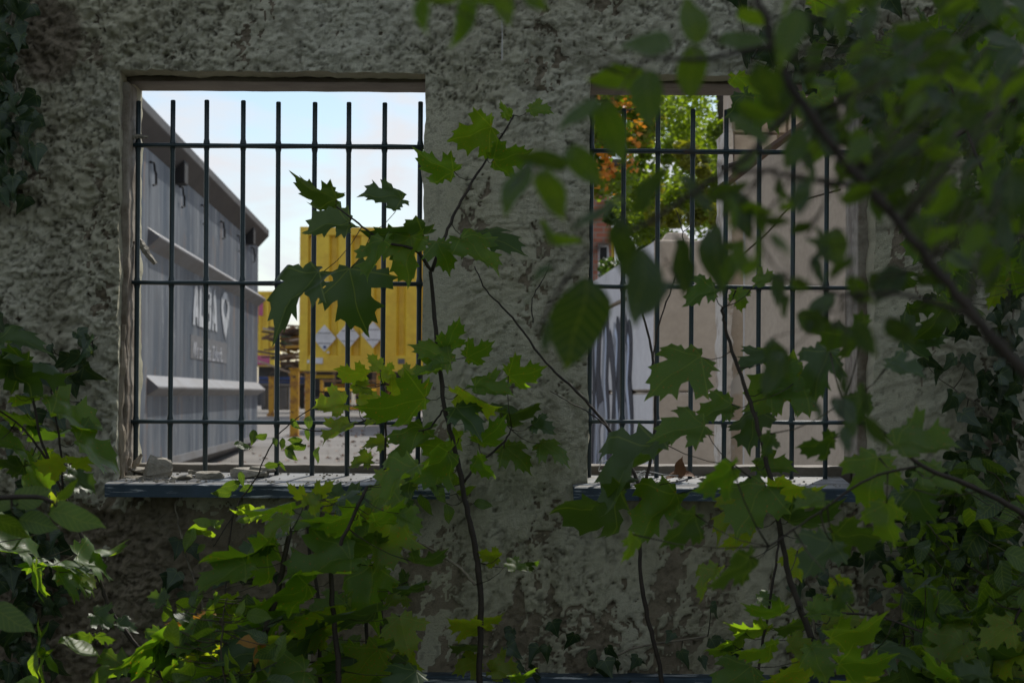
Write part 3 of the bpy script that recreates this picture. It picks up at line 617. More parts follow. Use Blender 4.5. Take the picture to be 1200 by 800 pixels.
    for i in range(25):
        a = -PI*.15+i/24*PI*1.3; out.append((cy+.42*math.cos(a), zc+.15*math.sin(a)))
        inn.append((cy+.20*math.cos(a), zc-.01+.09*math.sin(a)))
    out.append((cy, Z(.50))); inn.append((cy, Z(.70)))
    n = len(out)
    m.add([(.004, *p) for p in out]+[(.009, *p) for p in out]+[(.009, *p) for p in inn]+[(.004, *p) for p in inn],
          [(q, (q+1) % n, n+(q+1) % n, n+q) for q in range(n)]+[(n+q, n+(q+1) % n, 2*n+(q+1) % n, 2*n+q) for q in range(n)]+[(2*n+q, 2*n+(q+1) % n, 3*n+(q+1) % n, 3*n+q) for q in range(n)])
    m.build('emblem', M['white'], rt)
    MB().box((-.002, Yd(16.65), Z(.285)), (.0045, Yd(19.7), Z(.485))).build('slogan_band', M['greyprint'], rt)
    for w_, a0, a1, zl_, zh_ in (('Wir', 0, .155, 0, 1), ('sind', .205, .40, 0, 1), ('die', .45, .57, 0, 1), ('Zukunft.', .62, 1, 0, 1)): text(w_, Yd(16.8)+a0*2.45, Yd(16.8)+a1*2.45, Z(.29), Z(.43), M['lav'], 'slogan_word')
skip()
def containers():
    d = 37.; y = dp(d); s = d/FPX
    x0, x1 = (350-600)*s, 1.9; z0, z1 = EZ+(462-436)*s, EZ+(462-267)*s
    rt = empty('yellow_container', (x0, y, z0), 0, label='large yellow corrugated container raised on stands, with three white diamond placards', cat='container')
    W, Hh = x1-x0, z1-z0; D = 2.4
    MB().box((0, .02, 0), (.16, .2, Hh)).build('corner_post', M['yellow'], rt, bevel=.01)
    MB().box((W-.16, .02, 0), (W, .2, Hh)).build('corner_post', M['yellow'], rt, bevel=.01)
    MB().box((.162, .03, 0), (W-.162, .18, .29)).build('bottom_rail', M['yellow'], rt, bevel=.012)
    MB().box((.162, .03, Hh-.16), (W-.162, .18, Hh)).build('top_rail', M['yellow'], rt, bevel=.012)
    pr = []; x = .163; n = 0
    while x < W-.17:
        e = min(x+.42, W-.165)
        c = [(x, .15), (x+.10, .15), (x+.14, .05), (x+.38, .05), (x+.42, .15)]
        pr += [q for q in c if q[0] < W-.165]; x += .42
    v = [(a, b, .292) for a, b in pr]+[(a, b, Hh-.162) for a, b in pr]; n = len(pr)
    MB().add(v, [(i, i+1, n+i+1, n+i) for i in range(n-1)]).build('corrugated_panel', M['yellow'], rt)
    MB().box((.02, .21, .01), (W-.02, D, Hh-.01)).build('box_body', M['yellow'], rt)
    for i, (px, py) in enumerate(((379.5, 396), (407, 393.5), (436.5, 392))):
        cx, cz = (px-600)*s-x0, EZ+(462-py+(px-600)*ROLL)*s-z0; h = 13.2*s*1.04; g = 15*s*1.05
        MB().add([(cx-h, .034, cz), (cx, .034, cz-g), (cx+h, .034, cz), (cx, .034, cz+g), (cx-h, .047, cz), (cx, .047, cz-g), (cx+h, .047, cz), (cx, .047, cz+g)], [(0, 1, 2, 3), (4, 7, 6, 5), (0, 4, 5, 1), (1, 5, 6, 2), (2, 6, 7, 3), (3, 7, 4, 0)]).build('placard', M['placard'], rt)
        for t in (.42, -.42): MB().box((cx-h*.55, .029, cz+g*t*.9-.006), (cx+h*.55, .0335, cz+g*t*.9+.006)).build('placard_line', M['greyprint'], rt)
    for (px, py, w_, h_, m) in ((373, 424, 10, 7, 'placard'), (380, 408, 3, 3, 'blue'), (384, 414, 3, 2, 'placard'), (361, 425, 3, 4, 'placard'), (470, 424, 8, 6, 'greyprint')):
        cx, cz = (px-600)*s-x0, EZ+(462-py)*s-z0
        MB().box((cx-w_*s/2, .012, cz-h_*s/2), (cx+w_*s/2, .026, cz+h_*s/2)).build('sticker', M[m], rt)
    # second container, further back
    d = 50.; s = d/FPX; x1 = (321.5-600)*s; z0, z1 = EZ+(462-430)*s, EZ+(462-343)*s
    rt = empty('yellow_container', (x1, dp(d), z0), 0, label='narrow visible end of a second yellow container, pink paint on it, beside the skip', cat='container')
    MB().box((-.12, 0, 0), (0, .2, z1-z0)).build('corner_post', M['yellow'], rt, bevel=.01)
    MB().box((-6, .08, .0), (-.121, 2.3, z1-z0)).build('box_body', M['yellow'], rt)
    for i in range(7): MB().box((-.22-i*.2, .03, .18), (-.15-i*.2, .079, z1-z0-.05)).build('rib', M['yellow'], rt)
    MB().box((-1.4, .0, .02), (-.125, .0295, .25)).build('pink_stripe', M['pink'], rt)
    for i in range(3): MB().box((-.40-i*.12, .012, 1.25-.2*i), (-.30-i*.12, .029, 1.75-.15*i)).build('pink_mark', M['pink'], rt)
containers()
def far_backing():  # dark backing added to hide the horizon glow under the container
    d = 70.; a = P(296, 478, dp(d)); a.z = float(gz_(d)); rt = empty('dark_backing', a, label='added dark backing built as an open shed far behind the stands, seen under the yellow container', cat='shed')
    W = 12; H = EZ+(462-425)*d/FPX-a.z
    MB().box((0, 1.5, 0), (W, 1.7, H-.1)).build('back_wall', M['binmat'], rt)
    MB().box((-.3, -.4, H-.1), (W, 2, H)).build('roof', M['timber'], rt)
    for i in range(9): MB().box((i*1.4, 0, 0), (i*1.4+.12, .12, H-.101)).build('backing_post', M['rustwood'], rt)
    random.seed(8)
    for i in range(12): MB().box((i*.95+.1, .5, 0), (i*.95+.85, 1.2, random.uniform(.5, 1.3))).build('crate', random.choice([M['rustwood'], M['black'], M['yellowpost'], M['binmat']]), rt)
far_backing()
def yard_stuff():
    def post(px, top, bot, d, wpx, lab, m='yellowpost'):
        s = d/FPX; a = P(px, bot, dp(d)); w_ = wpx*s/2; h = (bot-top)*s
        rt = empty('stand_post', a, label=lab, cat='stand post')
        MB().box((-w_, -w_, 0), (w_, w_, h-.02)).build('post', M[m], rt, bevel=.006)
        MB().box((-w_*1.25, -w_*1.25, h-.0195), (w_*1.25, w_*1.25, h)).build('cap_plate', M[m], rt)
        MB().box((-w_*1.6, -w_*1.6, -.04), (w_*1.6, w_*1.6, .012)).build('foot_plate', M[m], rt)
    post(345, 431, 512, 26, 10, 'nearest yellow post, rusty, standing alone left of the container')
    post(318, 441, 485, 35, 6, 'slim yellow post beside the far end of the skip')
    post(361, 437, 492, 33, 7, 'yellow post under the left corner of the yellow container')
    post(377, 445, 466, 46, 4, 'short far yellow post behind the left container stand')
    post(444, 436, 482, 36, 6, 'yellow post under the middle of the yellow container')
    post(457, 441, 480, 40, 6, 'brown yellow post just right of the middle stand', 'rustwood')
    post(414, 447, 472, 42, 4, 'white post among the yellow frames under the container', 'placard')
    post(486, 437, 484, 36, 6, 'yellow post at the right side of the left window under the container')
    def beam(x0, x1, y, d, t, lab, m):
        a = P(x0, y, dp(d)); b = P(x1, y, dp(d)); t = t*d/FPX
        o = MB().box((0, 0, -t/2), (b.x-a.x, t, t/2)).build('steel_beam', M[m], bevel=.005, loc=a, label=lab, cat='beam')
    beam(303, 357, 443, 38, 3.5, 'long blue beam lying behind the nearest yellow post', 'blue')
    beam(303, 357, 447.5, 38.5, 2, 'thin blue beam just under the thick blue one', 'blue')
    beam(365, 392, 441, 37.5, 4, 'bright yellow beam end under the container rail', 'yellow')
    beam(380, 445, 456, 41, 4, 'yellow beam across the frames between the container stands', 'yellow')
    beam(388, 470, 462, 43, 3, 'rusty beam lower between the container stands', 'rustwood')
    beam(378, 470, 446, 42, 2.5, 'brown beam high between the container stands', 'rustwood')
    beam(395, 450, 470, 43, 4, 'low orange yellow beam between the container stands', 'yellowpost')
    beam(392, 440, 451, 39, 3, 'short bright beam leaning high among the container stands', 'yellowpost')
    beam(430, 492, 466, 40, 2.5, 'orange beam just left of the right hand stand', 'yellowpost')
    beam(362, 402, 459, 39, 2, 'dark iron bar low behind the corner post', 'black')
    beam(390, 496, 478, 45, 3, 'lowest yellow beam near the ground under the container', 'yellowpost')
    # dark bins and trailers in the shade below the containers
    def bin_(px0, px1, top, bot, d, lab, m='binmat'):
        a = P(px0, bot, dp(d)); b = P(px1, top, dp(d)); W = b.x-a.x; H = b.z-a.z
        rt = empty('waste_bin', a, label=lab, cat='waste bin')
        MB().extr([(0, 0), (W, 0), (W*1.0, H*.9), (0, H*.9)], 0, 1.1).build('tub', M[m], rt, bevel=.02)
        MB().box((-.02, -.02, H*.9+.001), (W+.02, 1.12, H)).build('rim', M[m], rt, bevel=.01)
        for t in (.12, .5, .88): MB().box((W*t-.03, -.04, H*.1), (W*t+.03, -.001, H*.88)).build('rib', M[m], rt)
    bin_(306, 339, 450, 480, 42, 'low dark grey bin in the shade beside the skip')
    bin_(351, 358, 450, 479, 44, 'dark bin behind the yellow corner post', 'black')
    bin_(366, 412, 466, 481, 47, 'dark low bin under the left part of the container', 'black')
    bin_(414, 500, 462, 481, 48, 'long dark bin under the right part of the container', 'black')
    a = P(357, 478, dp(40)); rt = empty('warning_board', a, label='small red and white striped warning board behind the yellow posts', cat='warning board')
    for i in range(6): MB().box((0, 0, .08*i), (.07, .02, .08*i+.0795)).build('stripe', M['pink'] if i % 2 else M['placard'], rt)
    # pile between the two containers
    random.seed(21); rt = empty('board_pile', P(336, 436, dp(46)), label='heap of old boards and yellow frames between the two yellow containers', cat='pile')
    for i in range(46):
        L_ = random.uniform(.4, 1.3); t = random.uniform(.03, .07); M_ = Matrix.Translation((random.uniform(-.35, .6), random.uniform(0, 1.5), .02+i*.024)) @ Matrix.Rotation(random.uniform(-.35, .35), 4, 'Y') @ Matrix.Rotation(random.uniform(-.7, .7), 4, 'Z')
        MB().box((-L_/2, -.12, -t/2), (L_/2, .12, t/2), M_).build('board', random.choice([M['rustwood'], M['rustwood'], M['timber'], M['tarp'], M['yellowpost']]), rt)
yard_stuff()
def blocks():
    d = 10.; s = d/FPX
    xc = (766-600)*s; ang = .0446; zt = EZ+(462-279)*s
    base = float(gz_(10.))
    rt = empty('concrete_block_wall', (xc, dp(d), base), label='stack of large concrete blocks, graffiti on the white side and beige end facing the window', cat='block wall')
    z1 = EZ+.017-base; z2 = zt-base
    c = Matrix.Rotation(ang, 4, 'Z')
    def blk(y0, y1, za, zb, x1=.85):
        o = MB().box((0, y0+.004, za+.004), (x1, y1-.004, zb-.004)).build('block', M['block'], rt, bevel=.012); o.rotation_euler = (0, 0, ang)
        o = MB().box((-.004, y0+.012, za+.014), (-.0004, y1-.012, zb-.014)).build('painted_face', M['graffiti'], o); return o
    for (y0, y1, rows) in ((0, 1.3, (0, z1, z2)), (1.3, 2.6, (0, z1, z1+.53, z2)), (2.6, 4.6, (0, z1, z1+.53, z2)), (4.6, 6.4, (0, z1, z2))):
        for a, b in zip(rows[:-1], rows[1:]): blk(y0, y1, a, b)
    random.seed(12)
    def swoosh(pts, w_, m, lift):                      # sprayed letter strokes on the painted side
        p = smooth_path([Vector((0, a, b)) for a, b in pts], 6); n = len(p); v = []
        for i, q in enumerate(p):
            t = (p[min(i+1, n-1)]-p[max(i-1, 0)]).normalized(); o_ = Vector((0, -t.z, t.y))*w_*(.55+.45*math.sin(PI*(i+.8)/n))
            o_.y += w_*.5*(1 if o_.y >= 0 else -1)*.4
            v += [(-lift, (q-o_).y, (q-o_).z), (-lift, (q+o_).y, (q+o_).z)]
        o = MB().add(v, [(2*i, 2*i+2, 2*i+3, 2*i+1) for i in range(n-1)]).build('sprayed_stroke', M[m], rt); o.rotation_euler = (0, 0, ang)
    zc_ = z1
    y = 1.15; k = 0
    while y < 6.1:
        hgt = min(.62, .62-.09*abs(y-3.2)); w0 = random.uniform(.30, .46)
        for dy, m_, wd, lf in ((0, 'ink', .15, .007), (.14, 'silver', .10, .0078), (.03, 'paleblue', .035, .0086)):
            a = y+dy
            swoosh([(a, zc_-.62), (a-.10, zc_-.2), (a+.06, zc_+.05), (a-.02, zc_+hgt*.6), (a+.12, zc_+hgt*.75)], wd, m_, lf)
        if k % 2 == 0:
            swoosh([(y+.08, zc_+hgt*.72), (y+w0, zc_+hgt*.9), (y+w0+.12, zc_+.1), (y+.15, zc_-.1)], .09, 'ink', .0094)
            swoosh([(y+.12, zc_-.1), (y+w0+.1, zc_-.2), (y+w0, zc_-.5), (y+.2, zc_-.6)], .08, 'silver', .0102)
        else:
            swoosh([(y+w0+.1, zc_+hgt*.7), (y+.15, zc_+.0), (y+w0+.05, zc_-.6)], .10, 'ink', .0094)
        y += w0+.30; k += 1
    for x in (.05, .31, .58):
        for y in (.12, .9, 1.7, 2.5):
            v = [(0, 0, 0), (.16, 0, 0), (.16, .16, 0), (0, .16, 0), (.035, .035, .05), (.125, .035, .05), (.125, .125, .05), (.035, .125, .05)]
            o = MB().add([(a+x, b+y, q+z2-.004) for a, b, q in v], [(0, 1, 5, 4), (1, 2, 6, 5), (2, 3, 7, 6), (3, 0, 4, 7), (4, 5, 6, 7)]).build('knob', M['block'], rt, bevel=.006); o.rotation_euler = (0, 0, ang)
blocks()
def inner_wall():
    # a stub of wall just behind the right window with a leaning sheet and a batten
    y = 2.2; a = P(857, 545, y); b = P(1130, 100, y); base = float(gz_(5))
    rt = empty('broken_inner_wall', (a.x, y, base), label='broken plastered masonry wall seen through the right half of the right window', cat='wall')
    W = b.x-a.x; zt = P(900, 60, y).z-base
    MB().box((0, .03, 0), (W, .25, zt)).build('masonry_core', M['plaster'], rt)
    random.seed(14); e = P(848, 300, y).x-a.x
    rough_box('broken_edge', (e+.001, -.012, -.0), (-.0006, .20, P(850, 152, y).z-base), M['paleedge'], rt, .0035, 70)
    z = P(870, 260, y).z-base; row = 0                 # courses of stone above the sheet
    while z < zt:
        h = random.choice((.055, .07, .085)); x = -.0
        while x < W:
            w_ = random.uniform(.07, .16); xe = min(x+w_, W)
            MB().box((x+.003, random.uniform(.006, .018), z+.003), (xe-.003, .029, z+h-.003)).build('stone', M['masonry'] if random.random() < .6 else M['plaster'], rt, bevel=.003)
            x = xe+.001
        z += h; row += 1
    y = 1.75; pts = [P(873, 600, y), P(1100, 600, y), P(1100, 80, y), P(1010, 95, y), P(950, 134, y), P(862, 208, y), P(873, 235, y)]
    pts[0].z = pts[1].z = base
    v = [Vector(p) for p in pts]+[Vector(p)+Vector((0, .03, 0)) for p in pts]; n = len(pts)
    c = v[0].copy()
    o = MB().add([q-c for q in v], [tuple(range(n)), tuple(range(n, 2*n))[::-1]]+[(i, n+i, n+(i+1) % n, (i+1) % n) for i in range(n)]).build('leaning_sheet', M['panel'], loc=c, label='smooth grey board with slanting top edge leaning on the broken inner wall', cat='board')
    p0, p1 = P(838, 226, 1.70), P(962, 131, 1.70)
    MB().tube([p0, (p0+p1)/2+Vector((0, 0, .004)), p1], [.009, .010, .009], 6).build('batten', M['timber'], label='dark wooden batten lying along the slanting edge of the grey board', cat='batten')
    MB().tube(smooth_path([P(846, 197, 1.9), P(860, 193, 1.9), P(874, 190, 1.9)]), .006, 6).build('rusty_iron', M['bark'], label='short rusty iron stub sticking from the broken wall edge', cat='iron stub')
    MB().tube(smooth_path([P(868, 300, 1.70), P(900, 272, 1.68), P(930, 240, 1.68), P(985, 222, 1.7)]), .0022, 5).build('wire', M['bark'], label='thin dark wire hanging across the grey board', cat='wire')
inner_wall()
def brick_house():
    d = 30.; s = d/FPX; x1 = (716-600)*s; base = float(gz_(d))
    rt = empty('brick_house', (x1, dp(d), base), label='red brick house behind the trees at the left edge of the right window', cat='house')
    W = 2.7; H = 3.9
    wx0, wx1, wz0, wz1 = (699.5-600)*s-x1, (713-600)*s-x1, EZ+(462-338)*s-base, EZ+(462-285)*s-base
    b = MB(); b.box((-W, 0, 0), (wx0, 3, H)); b.box((wx1, 0, 0), (0, 3, H)); b.box((wx0+.0005, .0, 0), (wx1-.0005, 3, wz0)); b.box((wx0+.0005, 0, wz1), (wx1-.0005, 3, H))
    b.build('brick_wall', M['brick'], rt)
    f = MB().box((wx0, .08, wz0), (wx0+.03, .14, wz1)).box((wx1-.03, .08, wz0), (wx1, .14, wz1)).box((wx0+.03, .08, wz1-.04), (wx1-.03, .14, wz1)).build('window', M['placard'], rt)
    MB().box((wx0+.03, .12, wz0), (wx1-.03, .16, wz1-.04)).build('pane', M['black'], f)
    MB().box((wx0-.05, -.05, wz0-.05), (wx1+.05, .0, wz0)).build('window_sill', M['placard'], rt)
    z = EZ+(462-229)*s-base
    f = MB().box((wx0+.05, -.02, z), (wx0+.22, -.002, z+.35)).build('window', M['placard'], rt)
    MB().box((wx0+.07, -.03, z+.03), (wx0+.20, -.021, z+.33)).build('pane', M['blue'], f)
    MB().box((-W-.2, -.2, H), (.2, 3.2, H+.15)).build('roof', M['timber'], rt)
brick_house()
# ------------------------------------------------------------------ trees beyond
def leafcloud(name, mat, parent, centres, n, size, seed, label=None):
    r = np.random.default_rng(seed); c = np.array([q[:3] for q in centres], float); rad = np.array([q[3:6] if len(q) > 4 else [q[3]]*3 for q in centres], float)
    pick = r.integers(0, len(c), n); dirs = r.normal(size=(n, 3)); dirs /= np.linalg.norm(dirs, axis=1)[:, None]
    pos = c[pick]+dirs*rad[pick]*(r.random(n)**.45)[:, None]
    u = r.normal(size=(n, 3)); u[:, 2] *= .5; u /= np.linalg.norm(u, axis=1)[:, None]
    v = np.cross(u, r.normal(size=(n, 3))); v /= np.linalg.norm(v, axis=1)[:, None]
    s = size*r.uniform(.6, 1.3, n)[:, None]; w_ = np.cross(u, v)*s*.12
    q = np.stack([pos-u*s*.5, pos+v*s*.33-u*s*.05+w_, pos+u*s*.6, pos-v*s*.33-u*s*.05+w_], 1).reshape(-1, 3)
    b = np.arange(n)[:, None]*4; f = np.concatenate([b+np.array([[0, 1, 2]]), b+np.array([[0, 2, 3]])])
    me = bpy.data.meshes.new(name); me.vertices.add(len(q)); me.vertices.foreach_set('co', q.astype(np.float32).ravel())
    me.loops.add(len(f)*3); me.loops.foreach_set('vertex_index', f.astype(np.int32).ravel()); me.polygons.add(len(f)); me.polygons.foreach_set('loop_start', np.arange(len(f), dtype=np.int32)*3); me.update(calc_edges=True)
    return ob(name, me, L[mat], parent)
def tree(pos, paths, clouds, label, cat='tree', name='tree'):
    rt = empty(name, pos, label=label, cat=cat); pos = Vector(pos)
    for i, (pts, r0, r1) in enumerate(paths):
        p = smooth_path([Vector(q)-pos for q in pts]); n = len(p)
        MB().tube(p, [r0+(r1-r0)*k/(n-1) for k in range(n)], 8).build('trunk' if i == 0 else 'limb', M['bark'], rt, smooth=True)
    for i, (mat, cs, n, s) in enumerate(clouds):
        cs = [(c[0]-pos.x, c[1]-pos.y, c[2]-pos.z, *c[3:]) for c in cs]
        leafcloud('crown', mat, rt, cs, n, s, 50+i+len(label))
    return rt
def cl(px, py, d, r): p = P(px, py, dp(d)); return (p.x, p.y, p.z, r*d/FPX)
def trees():
    d = 19; b = P(847, 470, dp(d)); b.z = float(gz_(d))
    random.seed(31)
    main = [cl(random.uniform(735, 900), random.uniform(90, 275), d+random.uniform(-1, 3), random.uniform(14, 32)) for i in range(70)]
    yel = [cl(random.uniform(760, 860), random.uniform(170, 275), d-.5+random.uniform(-1, 1.5), random.uniform(8, 18)) for i in range(22)]
    tree(b, [([b, P(847, 350, dp(d)), P(845, 250, dp(d)), P(850, 180, dp(d)), P(842, 60, dp(d))], .085, .05), ([P(846, 262, dp(d)), P(835, 245, dp(d)), P(815, 228, dp(d)), P(790, 222, dp(d))], .035, .01), ([P(848, 210, dp(d)), P(830, 203, dp(d)), P(806, 200, dp(d))], .02, .006)],
         [('tree', main, 15000, .06), ('treey', yel, 6000, .055)], 'yellow green leafy tree with dark trunk behind the block wall')
    d = 16; b = P(640, 470, dp(d)); b.z = float(gz_(d)); random.seed(32)
    o = [cl(x+random.uniform(-8, 8), y+random.uniform(-8, 8), d, random.uniform(14, 24)) for x, y in ((738, 128), (748, 140), (752, 150), (735, 148), (722, 122), (712, 200), (702, 205), (708, 212), (730, 195), (720, 205), (706, 190), (728, 118))]
    g = [cl(random.uniform(700, 770), random.uniform(105, 225), d+random.uniform(0, 1), random.uniform(8, 17)) for i in range(44)]+[cl(random.uniform(690, 722), random.uniform(100, 190), d+1, random.uniform(8, 15)) for i in range(14)]
    tree(b, [([b, P(650, 300, dp(d)), P(680, 180, dp(d)), P(700, 60, dp(d))], .08, .04), ([P(668, 220, dp(d)), P(700, 200, dp(d)), P(740, 190, dp(d))], .02, .005), ([P(685, 150, dp(d)), P(715, 135, dp(d)), P(755, 125, dp(d))], .02, .005)],
         [('treeo', o, 190, .06), ('tree', g, 6500, .055), ('treey', g[::2], 1900, .055)], 'tree with orange autumn leaves at the left of the right window')
    d = 25; b = P(740, 470, dp(d)); b.z = float(gz_(d)); random.seed(33)
    g = [cl(random.uniform(712, 800), random.uniform(225, 330), d+random.uniform(0, 1.5), random.uniform(10, 20)) for i in range(30)]
    tree(b, [([b, P(742, 400, dp(d)), P(738, 330, dp(d)), P(742, 290, dp(d))], .06, .03)], [('treed', g, 5200, .09)], 'dark green bushy tree between the brick house and the block wall')
    d = 300; b = P(338, 470, dp(d)); random.seed(34)
    g = [cl(338+random.uniform(-20, 16), random.uniform(386, 405), d+random.uniform(0, 6), random.uniform(4, 8)) for i in range(26)]
    tree(b, [([b, P(338, 420, dp(d)), P(338, 395, dp(d))], .35, .2)], [('far', g, 5000, .45)], 'small pale tree far away above the board pile')
    # tall shade trees standing on the camera side, out of frame; they keep the wall in the shade
    for i, (x, y, lab) in enumerate([(-3.2, -5.5, 'tall leafy tree shading the wall from the left behind the viewer'), (2.6, -6.5, 'tall leafy tree shading the wall from the right behind the viewer'), (-1., -9.5, 'tall leafy tree standing furthest behind the viewer')]):
        random.seed(60+i); b = Vector((x, y, 0)); cs = []
        for k in range(46):
            a = random.uniform(0, 2*PI); rr = random.uniform(0, 4.2); cx, cy, cz = x*.7+rr*math.cos(a), y+1.6+rr*math.sin(a), random.uniform(1.8, 6.5)
            if cy > -3.6 and cz < 4.4: cz = random.uniform(4.6, 6.8)
            if cy > -.6: cy = -.6-random.random()
            cs.append((cx, cy, cz, random.uniform(.5, .95)))
        tree(b, [([b, b+Vector((.1, 0, 2)), b+Vector((-.1, .3, 4.5)), b+Vector((0, .8, 6.5))], .16, .05), ([b+Vector((0, .2, 3)), b+Vector((1, 1.2, 4.6)), b+Vector((1.8, 2.6, 5.4))], .06, .02)], [('treed', cs, 800, .21)], lab)
    # low bushes behind the viewer
    random.seed(77)
    for i, (x, y) in enumerate([(-2.4, -2.2), (2.5, -2.0), (0, -6.2)]):
        b = Vector((x, y, 0)); cs = [(x+random.uniform(-1, 1), y+random.uniform(-1.2, .9), random.uniform(.2, 2.3), random.uniform(.3, .5)) for k in range(24)]
        tree(b, [([b, b+Vector((.05, .1, .9)), b+Vector((0, 0, 1.8))], .04, .015)], [('treed', cs, 2600, .14)], ['dense bush just outside the left of the view', 'dense bush just outside the right of the view', 'dense bush behind the viewer'][i], 'bush', 'bush')
trees()
# ------------------------------------------------------------------ leaf meshes
def leafmesh(kind, var):
    r = random.Random(var*13+len(kind)*7)
    if kind == 'maple':
        half = [(.05, -.05), (.13, -.10), (.24, -.16), (.28, -.09), (.46, -.09), (.41, .02), (.40, .09), (.52, .09), (.55, .16), (.71, .18), (.70, .27), (.84, .36), (.69, .39), (.68, .53), (.55, .49), (.45, .48), (.345, .45), (.35, .56), (.40, .65), (.52, .77), (.37, .77), (.30, .83), (.28, .97), (.17, .91), (.09, .97), (.04, 1.06)]
        tip = (0, 1.14); grid = .13
    elif kind == 'ivy':
        half = [(.10, -.10), (.22, -.12), (.34, -.04), (.44, .04), (.52, .14), (.42, .24), (.30, .34), (.22, .48), (.15, .64), (.07, .80)]; tip = (0, .95); grid = .2
    else:
        half = [(.06, .02), (.16, .08), (.26, .19), (.32, .33), (.33, .47), (.29, .62), (.21, .77), (.11, .90), (.04, .98)]; tip = (0, 1.06); grid = .17
    j = .018 if kind == 'maple' else .012
    pts = [(0, 0)]+[(x+r.uniform(-j, j), y+r.uniform(-j, j)) for x, y in half]+[tip]+[(-x*r.uniform(.92, 1.05)+r.uniform(-j, j), y+r.uniform(-j, j)) for x, y in half[::-1]]
    n = len(pts); inner = []
    x = -1.
    while x < 1:
        y = -.2
        while y < 1.2:
            a, b = x+(grid/2 if round(y/grid) % 2 else 0), y
            k = False
            for i in range(n):
                (x1, y1), (x2, y2) = pts[i], pts[(i+1) % n]
                if (y1 > b) != (y2 > b) and a < (x2-x1)*(b-y1)/(y2-y1)+x1: k = not k
            if k and min((a-p[0])**2+(b-p[1])**2 for p in pts) > (grid*.45)**2: inner.append((a, b))
            y += grid
        x += grid
    V, E, F, *_ = delaunay_2d_cdt([Vector(p) for p in pts]+[Vector(p) for p in inner], [(i, (i+1) % n) for i in range(n)], [], 1, 1e-5)
    fold = r.uniform(.10, .42); droop = r.uniform(.08, .50); wav = r.uniform(.03, .075); ph = r.uniform(0, 6); tw = r.uniform(-.25, .25)
    v3 = []
    for p in V:
        x, y = p; rr = math.hypot(x, y); th = math.atan2(abs(x), y)
        z = abs(x)*fold-droop*rr*rr*.8+wav*math.sin(rr*9+ph)+tw*x*y
        if kind == 'maple': z += -.05*rr*abs(math.cos((th)*PI/.98))
        v3.append((x, y, z))
    me = bpy.data.meshes.new('leaf'); me.from_pydata(v3, [], [tuple(f) for f in F]); me.validate()
    uv = me.uv_layers.new(name='UVMap')
    for lp in me.loops: uv.data[lp.index].uv = v3[lp.vertex_index][:2]
    me.polygons.foreach_set('use_smooth', [True]*len(me.polygons)); return me
L['dead'] = M['deadleaf']; LM = {}
def getleaf(kind, mat, var):
    k = (kind, mat, var)
    if k not in LM:
        me = leafmesh(kind, var); me.materials.append(L[mat]); LM[k] = me
    return LM[k]
PET = MB().tube([(0, 0, 0), (0, .33, -.006), (0, .66, -.006), (0, 1, 0)], [.0009, .0006, .0006, .0009], 5).mesh('petiole', True); PET.materials.append(M['barkg'])
class Plant:
    def __init__(s, name, base, label, cat, group=None):
        s.base = Vector(base); s.rt = empty(name, s.base, label=label, cat=cat, group=group); s.paths = []; s.n = 0; s.pt = 1.0
    def stem(s, pts, r0, r1, name='stem', mat='bark', jit=.002):
        p = smooth_path(pts, 6); n = len(p); q = []
        for i, v in enumerate(p):
            q.append(v+Vector((random.uniform(-jit, jit), random.uniform(-jit, jit), 0))*.5)
        MB().tube([v-s.base for v in q], [(r0+(r1-r0)*i/(n-1))*random.uniform(.92, 1.1) for i in range(n)], 7).build(name, M[mat], s.rt, smooth=True)
        s.paths.append(q); return q
    def near(s, p):
        best = None
        for q in s.paths:
            for v in q:
                d = (v-p).length
                if best is None or d < best[0]: best = (d, v)
        return best
    def leaf(s, px, py, y, size, ang, opn=.7, pit=None, mat='maple', kind='maple', pet=True, side=None):
        """centre pixel, depth, length in photo pixels when seen flat, tip direction on screen, openness"""
        Ls = size*(y+CD)/FPX*(.62 if kind == 'maple' else 1)
        a = R(ang+random.uniform(-6, 6)); up = Vector((math.cos(a), 0, math.sin(a))); nz = Vector((0, -1, 0)); xx = up.cross(nz)
        B = Matrix((xx, up, nz)).transposed().to_4x4()
        roll = math.acos(max(.08, min(1, opn)))*(side or random.choice((-1, 1))); pitch = R(random.uniform(-38, 38)) if pit is None else R(pit)
        Mx = B @ Matrix.Rotation(pitch, 4, 'X') @ Matrix.Rotation(roll, 4, 'Y')
        c = P(px, py, y); org = c-(Mx @ Vector((0, .45*Ls, 0)))
        o = bpy.data.objects.new('leaf', getleaf(kind, mat, random.randint(0, 6))); col.objects.link(o); o.parent = s.rt
        Mx = Matrix.Translation(org-s.base) @ Mx @ Matrix.Diagonal((Ls*random.uniform(.80, 1.08), Ls, Ls*random.uniform(.7, 1.3), 1)); o.matrix_local = Mx
        s.n += 1
        if pet and s.paths:
            d, v = s.near(org)
            if .008 < d < .35:
                t = (v-org); q = t.to_track_quat('Y', 'Z').to_matrix().to_4x4()
                e = bpy.data.objects.new('petiole', PET); col.objects.link(e); e.parent = s.rt
                e.matrix_local = Matrix.Translation(org-s.base) @ q @ Matrix.Diagonal((s.pt, t.length, s.pt*.8, 1))
        return o
random.seed(4)
Pp = lambda pts, y: [P(a, b, y if len(c) == 0 else c[0]) for a, b, *c in pts]
